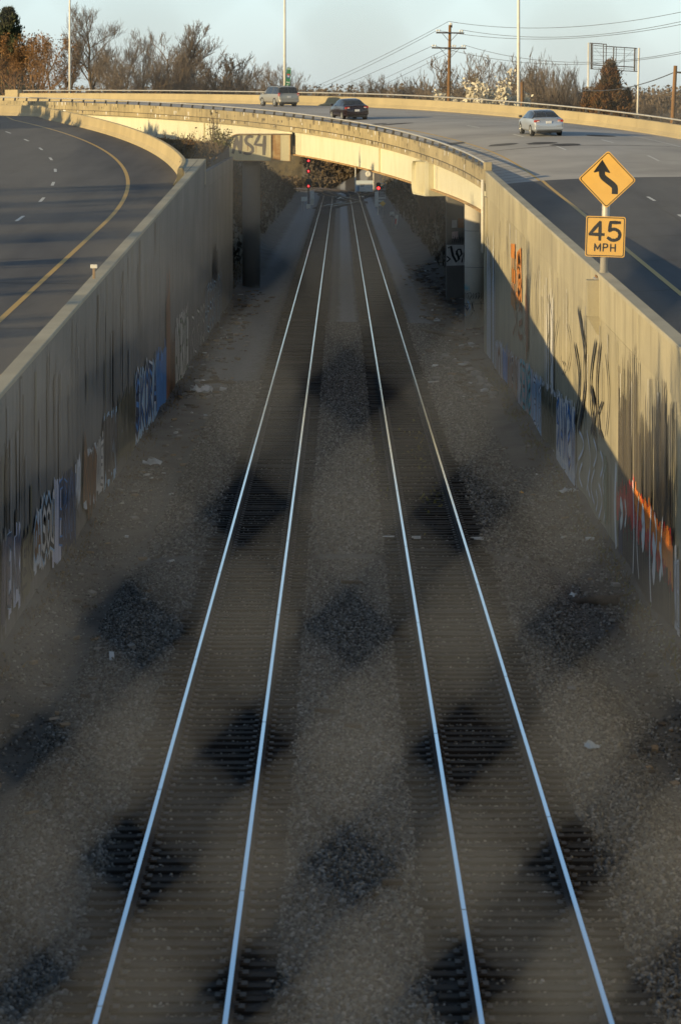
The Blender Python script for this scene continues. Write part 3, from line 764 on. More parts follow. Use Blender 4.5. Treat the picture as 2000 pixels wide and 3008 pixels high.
def rim(pts3, w, thick_dir, close=False):
    mb = MB(); pa = [Vector(p) for p in pts3]
    c = sum(pa, Vector()) / len(pa)
    for a, b in zip(pa, pa[1:] + (pa[:1] if close else [])):
        ia = a + (c - a).normalized() * 0.05; ib = b + (c - b).normalized() * 0.05
        vs = [a, b, ib, ia]; mb.plate([v for v in vs], thick_dir)
    return mb
rp = rounded(tl.x, br_.x, br_.z, tl.z, 0.85, ('tl', 'bl'))
o = rim([(x, YB - 0.003, z) for x, z in rp], 0.05, (0, -0.14, 0), True).build('flange_edge', M['rust'], cb); fix_normals(o)
sx = P(811, 400, YB).x
mb = MB(); mb.box(sx - 0.36, sx + 0.3, YB - 0.014, YB - 0.003, br_.z + 0.06, tl.z - 0.06); mb.build('rust_stain', M['rust'], cb)
mb = MB(); mb.box(sx - 0.40, sx - 0.36, YB - 0.1, YB - 0.003, br_.z + 0.06, tl.z - 0.06); mb.build('stiffener', M['cream_dimmed'], cb)
# rounded box beam end at the right of the span
fl, ph_ = fly(28.6, 0); al = Vector((cos(ph_), sin(ph_), 0)); ul = Vector((-sin(ph_), cos(ph_), 0))
base = fly(23.6, 0)[0]; zt = par_z(26) - 1.04
rp = rounded(0, 4.6, -1.98, 0.0, 0.72, ('tr', 'br'))
mk = lambda u, z, off: base + ul * u + al * (0.02 + off) + Vector((0, 0, zt + z))
mb = MB(); mb.plate([mk(u, z, 0.02) for u, z in rp], al * 3.2); cb2 = mb.build('cap_beam', M['cream_dimmed'], fb); fix_normals(cb2)
o = rim([mk(u, z, 0.017) for u, z in rp], 0.07, -al * 0.2, True).build('flange_edge', M['cream'], cb2); fix_normals(o)
# abutment under the left end, columns
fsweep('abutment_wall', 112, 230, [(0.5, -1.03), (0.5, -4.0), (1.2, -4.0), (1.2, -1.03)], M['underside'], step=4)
def column(x, y, r, zb, zt_, m=M['column']):
    mb = MB(); mb.tube([(x, y, z) for z in (zb, zt_)], r, 28); o = mb.build('column', m, fb, True)
    mb = MB()
    n = max(2, int((zt_ - zb) / 1.6))
    for i in range(1, n):
        z = zb + i * (zt_ - zb) / n; mb.tube([(x, y, z - 0.012), (x, y, z + 0.012)], r + 0.004, 28, cap=False)
    mb.build('pour_seam', M['underside'], o, True, kind='stuff'); return o
C1 = (7.3, 165.0, 0.57)
c1 = column(C1[0], C1[1], C1[2], railz(165) - 0.8, par_z(14) - 1.03 - 1.2)
C2 = (8.15, 196.0, 0.9)
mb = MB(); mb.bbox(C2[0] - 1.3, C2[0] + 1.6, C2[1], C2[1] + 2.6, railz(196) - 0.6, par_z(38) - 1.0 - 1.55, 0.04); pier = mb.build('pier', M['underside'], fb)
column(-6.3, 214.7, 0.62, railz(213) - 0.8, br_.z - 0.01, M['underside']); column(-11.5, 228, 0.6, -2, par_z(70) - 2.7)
column(14, 205, 0.6, -2, par_z(44) - 2.7)
# far barrier of the deck
FBP = [(16.62, -0.24), (16.50, -0.18), (16.42, 0.02), (16.35, 0.58), (16.4, 0.62), (16.62, 0.62), (16.66, 0.58), (16.7, -1.0), (16.62, -1.0)]
FBP = [(16.2, -0.245), (16.2, -0.16), (16.36, 0.04), (16.42, 0.53), (16.45, 0.56), (16.68, 0.56), (16.7, 0.52), (16.7, -1.05), (16.605, -1.05), (16.605, -0.245)]
t = -40.0
while t < 165:
    e = min(t + 6.1, 165)
    fsweep('barrier_section', t, e, FBP, M['barrier'], gap=0.012, step=2, dk=True); t = e
fsweep('barrier_end_block', 165.02, 167.5, [(16.2, -0.24), (16.2, 0.92), (16.7, 0.92), (16.7, -1.0), (16.61, -1.0), (16.61, -0.24)], M['barrier'], dk=True)
fsweep('barrier_section', 167.5, 300, [(16.2, -0.24), (16.35, 0.32), (16.6, 0.32), (16.7, -1.0), (16.61, -1.0), (16.61, -0.24)], M['barrier'], step=4, dk=True)
# railings
def railing(label, lat, z0, t0, t1, step, lean, h):
    r = thing('bridge_railing', label, 'railing', (0, 0, 0)); dk = lat > 5
    mb = MB(); prof = [(lat + lean + 0.062 * cos(2 * pi * i / 10), z0 + h + 0.05 * sin(2 * pi * i / 10)) for i in range(10)]
    mb.sweep([fframe(t, 0, dk) for t in frange(t0, t1, 2)], prof); o = mb.build('rail', M['alu'], r, True); fix_normals(o)
    pm = MB()   # one curved post, outer web and inner foot
    for u0, u1, w in ((0.0, 0.09, 0.045), ):
        arc = [(lean + 0.10 - 0.10 * cos(a) - 0.12, h * 0.98 * sin(a)) for a in [pi / 2 * i / 6 for i in range(7)]]
        L = [(x, z) for x, z in arc]; R = [(x + 0.15, z) for x, z in arc]
        pm.plate([Vector((x, -w, z)) for x, z in L + R[::-1]], (0, 2 * w, 0))
    pm.box(lean - 0.13, lean + 0.08, -0.09, 0.09, 0.0, 0.02)
    me = pm.mesh('railing_post', M['alu_dark'])
    import bmesh
    bm = bmesh.new(); bm.from_mesh(me); bmesh.ops.recalc_face_normals(bm, faces=bm.faces[:]); bm.to_mesh(me); bm.free()
    t = t0 + 0.2
    while t < t1:
        p, ph = fly(t, lat); o = put('railing_post', me, r); o.location = (p.x, p.y, par_z(t) + z0 + (doff(t) + 0.72 if dk else 0)); o.rotation_euler = (0, 0, ph); t += step
    return r
railing('tubular metal railing on the near parapet of the flyover', 0.15, 0.0, 1.2, 214, 2.65, -0.02, 0.3)
railing('tubular metal railing on the far barrier behind the three cars', 16.55, 0.56, -40, 164.5, 2.65, 0.0, 0.28)
mb = MB(); p, ph = fly(0.35, 0.15); mb.bbox(-0.19, 0.19, -0.3, 0.35, -0.01, 0.42, 0.03, M=Matrix.Translation((p.x, p.y, par_z(0))) @ Matrix.Rotation(ph, 4, 'Z')); mb.build('end_block', M['fascia'], fb)
# earth fill and shade below the deck at the right
mb = MB(); mb.box(7.2, 30, 149.4, 149.8, -4, par_z(0) - 1.05); mb.build('abutment_face', M['underside'], fb)

# ------------------------------------------------------------------ paint on walls
def pm_(name, c, r=0.75): 
    m = M.get('p_' + name)
    if not m: m = M['p_' + name] = speckle('spray_' + name, c, tuple(x * 0.72 for x in c), 2.2, r, lo=0.42, hi=0.75, zs=0.25)
    return m
PC = dict(navy=(0.03, 0.05, 0.11), blue=(0.08, 0.27, 0.66), sky=(0.42, 0.64, 0.86), pale=(0.72, 0.78, 0.85), white=(0.86, 0.86, 0.84), grime=(0.115, 0.108, 0.095), black=(0.02, 0.02, 0.022), olive=(0.16, 0.145, 0.08),
          brown=(0.17, 0.08, 0.025), orange=(0.55, 0.20, 0.02), rust=(0.30, 0.12, 0.045), red=(0.72, 0.03, 0.02), fire=(0.92, 0.26, 0.02), grey=(0.22, 0.22, 0.22), teal=(0.10, 0.48, 0.56), pink=(0.64, 0.49, 0.46),
          buff=(0.70, 0.69, 0.66), smoke=(0.075, 0.06, 0.038), green=(0.13, 0.19, 0.10), purple=(0.13, 0.12, 0.17), mauve=(0.155, 0.145, 0.14), lav=(0.66, 0.70, 0.86), dkbrown=(0.06, 0.045, 0.035))
def paint(c): return pm_(c, PC[c])
class Paint:
    """flat paint on a surface: fn(u, v, off) gives the 3D point; every stroke lies a little above the one before"""
    def __init__(s, fn, off=0.004): s.fn = fn; s.mb = MB(); s.cols = []; s.off = off
    def mi(s, c):
        if c not in s.cols: s.cols.append(c)
        return s.cols.index(c)
    def layer(s): s.off += 0.002
    def quad(s, pts, c):
        s.off += 0.00004
        s.mb.add([s.fn(u, v, s.off) for u, v in pts], [tuple(range(len(pts)))], s.mi(c))
    def stroke(s, pts, w, c):
        s.off += 0.00004
        n = len(pts); L, R = [], []
        for i, (u, v) in enumerate(pts):
            a, b = pts[max(0, i - 1)], pts[min(n - 1, i + 1)]
            dx, dy = b[0] - a[0], b[1] - a[1]; l = sqrt(dx * dx + dy * dy) or 1
            ww = w / 2 * (0.75 if i in (0, n - 1) else 1)
            L.append((u - dy / l * ww, v + dx / l * ww)); R.append((u + dy / l * ww, v - dx / l * ww))
        vs = [s.fn(u, v, s.off) for u, v in L + R]
        s.mb.add(vs, [(i, i + 1, n + i + 1, n + i) for i in range(n - 1)], s.mi(c))
    def streaks(s, u0, u1, v0f, v1f, c, rag, wmin, wmax, rng, fill=1.0):
        """a patch with ragged dripping edges, made of narrow upright runs of paint"""
        u = u0
        while u < u1 - 0.01:
            w = rng.uniform(wmin, wmax); e = min(u1, u + w)
            if rng.random() < fill:
                f = (u - u0) / (u1 - u0); a, b = v0f(f) - rng.random() * rag, v1f(f) + rng.uniform(-1, 1) * rag * 0.6
                s.quad([(u, a), (e, a + rng.uniform(-.05, .05)), (e, b), (u + w * 0.3, b + rng.uniform(0, rag * 0.3))], c)
            u = e - 0.004
    def done(s, name, parent): return s.mb.build(name, [paint(c) for c in s.cols], parent)
GLY = [[[(0, 0), (0, 1), (0.9, 0), (0.9, 1)]], [[(0.9, 0.85), (0.5, 1), (0.1, 0.8), (0.2, 0.55), (0.75, 0.45), (0.9, 0.2), (0.5, 0), (0.05, 0.15)]], [[(0, 0), (0.45, 1), (0.9, 0)], [(0.2, 0.4), (0.7, 0.4)]],
       [[(0.9, 1), (0.1, 1), (0.1, 0), (0.9, 0)], [(0.1, 0.5), (0.7, 0.5)]], [[(0.5, 0), (0.1, 0.25), (0.1, 0.8), (0.5, 1), (0.9, 0.8), (0.9, 0.25), (0.5, 0)]], [[(0.1, 0), (0.1, 1)], [(0.9, 1), (0.1, 0.45), (0.9, 0)]],
       [[(0.1, 0), (0.1, 1), (0.8, 0.85), (0.75, 0.6), (0.1, 0.5), (0.9, 0)]], [[(0, 1), (0.3, 0), (0.5, 0.7), (0.7, 0), (0.95, 1)]], [[(0.1, 1), (0.15, 0.1), (0.8, 0), (0.9, 1)]]]
def letters(pt, u0, u1, v0f, v1f, n, w, cols, rng, lean=0.1):
    """n spray painted letter forms: outline first, then the fill"""
    for pas, (c, k) in enumerate(cols):
        r2 = random.Random(rng); pt.layer()
        for i in range(n):
            g = GLY[r2.randrange(len(GLY))]; cw = (u1 - u0) / n
            jit = [(r2.uniform(-.06, .06), r2.uniform(-.05, .05)) for _ in range(12)]
            for st in g:
                pts = []
                for q, (x, y) in enumerate(st):
                    f = (i + 0.08 + x * 0.84) / n + jit[q][0] / n; va, vb = v0f(f), v1f(f); yy = y + jit[q][1]
                    pts.append((u0 + f * (u1 - u0) + lean * yy, va + (vb - va) * yy))
                pt.stroke(pts, w * k, c)
def wallmap(face, sgn): return lambda D, z, off: Vector((face - sgn * off, D, z))
def wD(face, px): return F * abs(face) / abs(px - 1000)
def wz(face, px, py): return CZ - (py - HY) / F * wD(face, px)
def span(face, pa, pb):
    """pa, pb = (px, ytop, ybottom) at the two ends -> u0, u1, bottom fn, top fn"""
    a = (wD(face, pa[0]), wz(face, pa[0], pa[2]), wz(face, pa[0], pa[1])); b = (wD(face, pb[0]), wz(face, pb[0], pb[2]), wz(face, pb[0], pb[1]))
    if a[0] > b[0]: a, b = b, a
    return a[0], b[0], (lambda f: a[1] + (b[1] - a[1]) * f), (lambda f: a[2] + (b[2] - a[2]) * f)
def base_y(face, px): 
    D = wD(face, px); return HY + F * (CZ - bedz(face * 0.99, D)) / D
def piece(par, face, sgn, pa, pb, bgc, cols, n, w, seed, rag=0.35, bgfill=1.0, name='graffiti', lean=0.1, off=0.012):
    rng = random.Random(seed); pt = Paint(wallmap(face - sgn * 0.016, sgn), off); u0, u1, v0, v1 = span(face, pa, pb)
    if bgc:
        pt.streaks(u0, u1, v0, v1, bgc, rag, 0.15, 0.5, rng, bgfill); pt.layer()
    if cols: letters(pt, u0 + 0.05, u1 - 0.05, lambda f: v0(f) + 0.12, lambda f: v1(f) - 0.12, n, w, cols, seed + 1, lean)
    return pt.done(name, par)
L_ = lambda *a, **k: piece(wl_, WL, -1, *a, **k)
bl_ = lambda x, up: base_y(WL, x) - up
L_((0, 1560, 1850), (16, 1590, 1840), 'grey', [('navy', 1), ('purple', 0.6)], 3, 0.5, 1)
L_((14, 1575, 1790), (58, 1560, 1740), 'lav', [('sky', 1), ('navy', 0.9), ('purple', 0.5)], 3, 0.6, 2, bgfill=0.75)
L_((60, 1590, 1730), (95, 1560, 1700), 'olive', [('dkbrown', 1), ('olive', 0.5)], 2, 0.5, 3, bgfill=0.6)
L_((95, 1540, 1660), (118, 1500, 1640), 'pale', [('sky', 1), ('brown', 0.6)], 2, 0.5, 4)
L_((118, 1490, 1640), (157, 1455, 1600), 'buff', [('sky', 1.25), ('black', 0.95), ('buff', 0.3)], 3, 0.65, 5)
L_((150, 1440, 1640), (176, 1415, 1590), 'lav', None, 1, 0.3, 6, rag=0.5)
L_((168, 1410, 1610), (220, 1375, 1570), 'navy', [('blue', 0.8), ('navy', 0.5)], 4, 0.5, 7, rag=0.3)
L_((217, 1350, 1505), (233, 1330, 1480), 'grey', [('pale', 1)], 2, 0.35, 8)
L_((243, 1335, 1490), (280, 1308, 1465), 'pale', [('brown', 2.2), ('orange', 0.5), ('black', 0.25)], 2, 0.7, 9, rag=0.15)
L_((280, 1305, 1425), (302, 1285, 1420), 'buff', [('grey', 1), ('buff', 0.4)], 2, 0.4, 10)
L_((302, 1225, 1425), (341, 1205, 1375), 'sky', [('dkbrown', 1.5), ('grey', 0.2)], 4, 0.75, 11, rag=0.25)
L_((343, 1180, 1340), (396, 1140, 1300), 'olive', [('dkbrown', 0.4), ('olive', 0.6), ('grey', 0.2)], 7, 0.5, 12, rag=0.4)
L_((394, 1110, 1285), (459, 1060, 1210), 'sky', [('pale', 1.3), ('navy', 1.0), ('blue', 0.25)], 5, 0.8, 13, rag=0.35)
L_((456, 1050, 1215), (487, 1010, 1180), 'blue', [('navy', 0.6), ('blue', 0.6)], 3, 0.6, 14, rag=0.6)
L_((486, 860, 1195), (499, 850, 1180), 'rust', [('brown', 0.8)], 2, 0.5, 15, rag=1.2, bgfill=0.8)
L_((499, 1000, 1180), (512, 990, 1160), 'brown', [('orange', 0.4), ('dkbrown', 0.4)], 3, 0.5, 16, rag=0.6)
L_((513, 960, 1140), (551, 905, 1085), 'buff', [('black', 0.9), ('green', 0.4)], 6, 0.5, 17, rag=0.5)
L_((551, 930, 1070), (600, 880, 1000), 'grey', [('dkbrown', 0.6), ('buff', 0.3)], 6, 0.5, 18, rag=0.5, bgfill=0.7)
L_((600, 850, 985), (650, 790, 930), 'grey', [('sky', 0.9), ('navy', 0.5)], 8, 0.5, 19)
L_((624, 735, 830), (638, 725, 820), None, [('black', 1.0)], 3, 0.9, 20)
R_ = lambda *a, **k: piece(wr_, WR, 1, *a, **k)
br = lambda x, up=0: base_y(WR, x) - up
R_((1427, 765, 1080), (1440, 760, 1090), 'buff', None, 1, 0.3, 30, rag=1.8)
R_((1440, 800, 1120), (1456, 790, 1100), 'pale', None, 1, 0.3, 31, rag=2.4, bgfill=0.75)
R_((1456, 1000, 1150), (1690, 1200, br(1690)), 'pale', None, 1, 0.3, 32, rag=0.25, off=0.003)
R_((1458, 1010, 1140), (1478, 1020, 1155), 'pale', [('olive', 1), ('rust', 0.7)], 3, 0.5, 33)
R_((1478, 1020, 1110), (1492, 1030, 1125), 'blue', None, 1, 0.4, 34, rag=0.6)
R_((1492, 1035, 1165), (1524, 1065, 1195), 'rust', [('pale', 1.0), ('brown', 0.6), ('navy', 0.3)], 5, 0.5, 35)
R_((1528, 1050, 1180), (1562, 1085, 1225), 'pink', [('teal', 1.4), ('black', 0.4)], 4, 0.45, 36, rag=0.2)
R_((1562, 1100, 1240), (1592, 1130, 1280), 'sky', [('navy', 0.8), ('pale', 0.4)], 4, 0.45, 37)
R_((1592, 1125, 1280), (1636, 1165, 1330), 'olive', [('black', 0.25), ('olive', 0.5)], 7, 0.5, 38, rag=0.3)
R_((1636, 1160, 1330), (1692, 1200, 1400), 'white', [('navy', 1.0), ('blue', 0.5)], 5, 0.4, 39, rag=0.3)
R_((1499, 722, 885), (1536, 742, 905), None, [('orange', 1.0)], 2, 0.75, 40)
R_((1503, 728, 880), (1532, 745, 890), None, [('orange', 1.0)], 3, 0.5, 45)
R_((1505, 880, 985), (1538, 890, 1010), None, [('rust', 0.5)], 2, 0.5, 41)
R_((1538, 800, 950), (1553, 850, 1000), 'rust', None, 1, 0.3, 42, rag=1.2, bgfill=0.4)
R_((1600, 905, 1080), (1628, 930, 1130), 'buff', None, 1, 0.3, 43, rag=1.5, bgfill=0.5)
pt = Paint(wallmap(WR - 0.016, 1), 0.02)
def WS(pts): return [(wD(WR, x), wz(WR, x, y)) for x, y in pts]
def arc_loop(x, w, y0, y1, n=10): return WS([(x + w * sin(pi * i / n), y0 + (y1 - y0) * i / n) for i in range(n + 1)])
for x, w, y0, y1, c, wd in ((1640, -12, 940, 1190, 'black', 0.10), (1668, 10, 950, 1090, 'black', 0.07), (1690, 14, 1010, 1240, 'black', 0.22), (1700, 22, 905, 1270, 'black', 0.30), (1722, -6, 985, 1290, 'black', 0.16),
                            (1752, -16, 1000, 1290, 'black', 0.26), (1765, -10, 1010, 1280, 'smoke', 0.3), (1782, 8, 1040, 1280, 'black', 0.14), (1738, 12, 1140, 1270, 'black', 0.3), (1772, -14, 1180, 1285, 'black', 0.12),
                            (1618, 8, 880, 1090, 'navy', 0.08), (1570, 5, 800, 985, 'dkbrown', 0.10), (1583, -5, 780, 960, 'dkbrown', 0.12), (1610, 6, 860, 1010, 'smoke', 0.09), (1655, 6, 1060, 1100, 'black', 0.07)):
    pt.stroke(arc_loop(x, w, y0, y1), wd, c)
pt.done('graffiti', wr_)
pt = Paint(wallmap(WR - 0.016, 1))
for x, w, y0, y1 in ((1700, 16, 1262, 1350), (1697, -4, 1360, 1440), (1725, 10, 1265, 1440), (1712, -9, 1360, 1430), (1745, 9, 1290, 1370), (1748, -10, 1380, 1480), (1765, 8, 1325, 1400), (1760, 10, 1420, 1520), (1780, -8, 1370, 1470), (1775, 6, 1400, 1530), (1735, -7, 1380, 1460), (1752, 5, 1440, 1500)):
    pt.stroke(arc_loop(x, w, y0, y1), 0.12, 'pale')
pt.streaks(wD(WR, 1795), wD(WR, 1775), lambda f: wz(WR, 1785, 1500), lambda f: wz(WR, 1785, 1370), 'green', 0.5, 0.1, 0.25, random.Random(4), 0.7)
pt.done('graffiti', wr_)
# big red, orange and black piece near the viewer
pt = Paint(wallmap(WR - 0.016, 1), 0.012); rg = random.Random(8)
def sp(xa, ya0, ya1, xb, yb0, yb1, c, rag, fill=1.0, wmin=0.08, wmax=0.3):
    u0, u1, v0, v1 = span(WR, (xa, ya0, ya1), (xb, yb0, yb1)); pt.streaks(u0, u1, v0, v1, c, rag, wmin, wmax, rg, fill); pt.layer()
sp(1818, 1150, 1420, 1858, 1120, 1440, 'smoke', 1.1, 0.85); sp(1858, 1040, 1430, 1872, 1060, 1450, 'smoke', 1.0, 0.5); sp(1872, 1230, 1450, 1960, 1260, 1560, 'smoke', 0.9, 0.85); sp(1925, 1170, 1540, 1958, 1150, 1600, 'smoke', 0.9, 0.7); sp(1960, 1400, 1620, 1980, 1450, 1640, 'smoke', 0.5, 0.8)
sp(1815, 1440, 1505, 1868, 1425, 1560, 'red', 0.45); sp(1868, 1445, 1560, 1983, 1590, 1720, 'red', 0.3)
sp(1868, 1430, 1480, 1925, 1500, 1560, 'fire', 0.3); sp(1925, 1510, 1580, 1983, 1590, 1690, 'fire', 0.3)
sp(1822, 1500, 1650, 1868, 1550, 1700, 'black', 0.3); sp(1868, 1560, 1700, 1983, 1715, base_y(WR, 1983) - 12, 'black', 0.35); sp(1824, 1490, 1600, 1835, 1490, 1610, 'navy', 0.3)
for x, w, y0, y1, wd in ((1817, -4, 1365, 1610, 0.3), (1829, 6, 1470, 1545, 0.22), (1842, 4, 1470, 1545, 0.12), (1866, 3, 1410, 1690, 0.13), (1884, -6, 1460, 1700, 0.10), (1893, 5, 1500, 1600, 0.4), (1920, -4, 1490, 1780, 0.14), (1925, 5, 1580, 1700, 0.35), (1930, 6, 1510, 1640, 0.12), (1945, 6, 1600, 1700, 0.18), (1955, -5, 1520, 1690, 0.10)):
    pt.stroke(arc_loop(x, w, y0, y1), wd * 1.45, 'white')
pt.done('graffiti', wr_)
R_((1985, 1640, 1830), (2000, 1640, 1860), 'buff', [('grey', 0.6), ('pale', 0.3)], 2, 0.4, 50)
# faded roller marks, stains and drips running down the tan wall
pt = Paint(wallmap(WR - 0.0145, 1)); rg = random.Random(21)
for i in range(75):
    x = rg.uniform(1460, 1990); D = wD(WR, x); zt_ = wall_r_top(D) - 1.25 - rg.random() ** 2 * 1.5
    pt.quad([(D, zt_ - rg.uniform(0.6, 3.0)), (D + 0.05, zt_ - rg.uniform(0.6, 3.0)), (D + rg.uniform(0.04, 0.2), zt_), (D, zt_)], rg.choice(['dkbrown', 'smoke', 'olive', 'buff', 'buff', 'grey']))
pt.done('drip_stain', wr_)
pt = Paint(lambda u, v, off: flyP(u, -off, par_z(u) - v)); rg = random.Random(33)
for i in range(210):
    t = rg.uniform(1, 150); w = rg.uniform(.05, .3); z0 = rg.choice([0.01, 0.01, .3]); z1 = z0 + rg.uniform(.12, .34)
    pt.quad([(t, z0), (t + w, z0), (t + w * .8, z1), (t + w * .2, z1 * rg.uniform(.8, 1.0) + .02)], rg.choice(['dkbrown', 'olive', 'smoke', 'olive', 'buff']))
pt.done('drip_stain', fb)
pt = Paint(lambda u, v, off: flyP(u, -.035 - off, par_z(u) - v))
for i in range(150):
    t = rg.uniform(1, 150); w = rg.uniform(.06, .3); z1 = .70 + rg.uniform(.1, .28)
    pt.quad([(t, .69), (t + w, .69), (t + w * .8, z1), (t + w * .3, z1 - .03)], rg.choice(['dkbrown', 'olive', 'white', 'buff', 'smoke']))
pt.done('drip_stain', fb)
pt = Paint(wallmap(WL + 0.0145, -1)); rg = random.Random(55)
for i in range(70):
    x = rg.uniform(0, 640); D = wD(WL, x); zt_ = wall_l_top(min(D, 157)) - rg.choice([.1, .1, 1.2, 1.2, 2.0]) - rg.random() ** 2 * 1.5; w = rg.uniform(.06, .5)
    pt.quad([(D + w * .2, zt_ - rg.uniform(0.6, 3.5)), (D + w * .7, zt_ - rg.uniform(0.6, 3.0)), (D + w, zt_), (D, zt_)], rg.choice(['grime', 'grey', 'smoke', 'grey', 'olive', 'grime']))
pt.done('drip_stain', wl_)
# NS4 on the box beam
pt = Paint(lambda u, v, off: Vector((u, YB - 0.016 - off, v)))
def fc(pts): return [(P(640 + x / 3.92, 340, YB).x, P(0, 340 + y / 3.92, YB).z) for x, y in pts]
pt.stroke(fc([(172, 430), (200, 300), (220, 240)]), 0.24, 'mauve'); pt.stroke(fc([(208, 235), (235, 330), (258, 425)]), 0.24, 'mauve'); pt.stroke(fc([(258, 430), (262, 330), (268, 222)]), 0.24, 'mauve')
pt.stroke(fc([(402, 240), (370, 228), (335, 240), (316, 275), (330, 310), (370, 335), (398, 365), (400, 400), (370, 428), (330, 432), (300, 420)]), 0.22, 'mauve')
pt.stroke(fc([(480, 215), (455, 265), (425, 325), (490, 332), (535, 335)]), 0.22, 'mauve'); pt.stroke(fc([(538, 222), (532, 330), (528, 448)]), 0.25, 'mauve')
pt.done('graffiti', cb)
pt = Paint(lambda u, v, off: Vector((u, YB - 0.004 - off, v)))
for a, b, c, d in ((340, 330, 9, 70), (438, 345, 7, 90), (290, 400, 6, 60)): pt.quad(fc([(a, b), (a + c, b), (a + c * .6, b + d), (a + c * .2, b + d)]), 'rust')
pt.done('rust_drip', cb)
# paint on the pier behind the column
YP = C2[1]
pt = Paint(lambda u, v, off: Vector((u, YP - off, v)))
def fp(pts): return [(P(x, 0, YP).x, P(0, y, YP).z) for x, y in pts]
pt.quad(fp([(1311, 718), (1362, 718), (1366, 778), (1311, 780)]), 'buff'); pt.layer()
pt.stroke(fp([(1316, 728), (1324, 722), (1330, 750), (1340, 768), (1348, 760), (1340, 735)]), 0.16, 'black'); pt.stroke(fp([(1312, 752), (1322, 760), (1312, 768)]), 0.12, 'black')
pt.stroke(fp([(1344, 732), (1340, 745), (1348, 755), (1356, 745), (1352, 731), (1344, 732)]), 0.12, 'black'); pt.stroke(fp([(1356, 770), (1362, 740), (1366, 770)]), 0.12, 'black')
pt.quad(fp([(1327, 645), (1342, 645), (1342, 668), (1327, 668)]), 'buff'); pt.quad(fp([(1345, 640), (1362, 640), (1362, 668), (1345, 668)]), 'rust'); pt.quad(fp([(1327, 680), (1345, 678), (1345, 700), (1327, 700)]), 'pink')
for i in range(6): pt.stroke(fp([(1328 + i * 6, 712), (1331 + i * 6, 690 + (i % 3) * 4), (1335 + i * 6, 712), (1338 + i * 5, 695)]), 0.05, 'black')
pt.done('graffiti', pier)
# paint on the round column
def colmap(cx, cy, r): return lambda u, v, off: Vector((cx + (r + off) * sin(u), cy - (r + off) * cos(u), v))
pt = Paint(colmap(*C1))
def cu(x, y):
    d = max(-0.98, min(0.98, ((x - 1000) / F * C1[1] - C1[0]) / C1[2])); return (math.asin(d) - C1[0] / C1[1], P(0, y, C1[1]).z)
def cstroke(pts, w, c):
    q = [cu(x, y) for x, y in pts]; pt.stroke([(u, v) for u, v in q], w, c)
el = [cu(1368 + 13 * cos(a), 902 + 24 * sin(a)) for a in [2 * pi * i / 20 for i in range(20)]]
pt.quad([cu(1370 + 20 * cos(a), 902 + 30 * sin(a)) for a in [2 * pi * i / 20 for i in range(20)]], 'black'); pt.quad(el, 'sky'); pt.layer()
for i in range(5): cstroke([(1360 + i * 3, 890 + i * 5), (1366 + i * 3, 898 + (i % 2) * 8), (1372, 888 + i * 6)], 0.07, 'navy')
pt.quad([cu(1362, 946), cu(1394, 946), cu(1394, 968), cu(1362, 968)], 'grey')
for x in (1360, 1364, 1370): cstroke([(x, 832), (x + 3, 848), (x + 7, 838), (x + 8, 852)], 0.08, 'teal')
for i in range(7): cstroke([(1362 + i * 8, 868 - (i % 3) * 5), (1367 + i * 8, 858), (1370 + i * 7, 870), (1364 + i * 8, 876), (1368 + i * 8, 866)], 0.04, 'black')
cstroke([(1390, 885), (1412, 885), (1412, 905), (1392, 910)], 0.12, 'black'); cstroke([(1388, 938), (1392, 922), (1396, 940)], 0.04, 'pale'); cstroke([(1398, 935), (1402, 918), (1406, 935)], 0.04, 'pale')
cstroke([(1362, 955), (1366, 962), (1366, 972)], 0.06, 'sky'); cstroke([(1372, 962), (1376, 970), (1380, 960)], 0.06, 'sky')
pt.done('graffiti', c1)
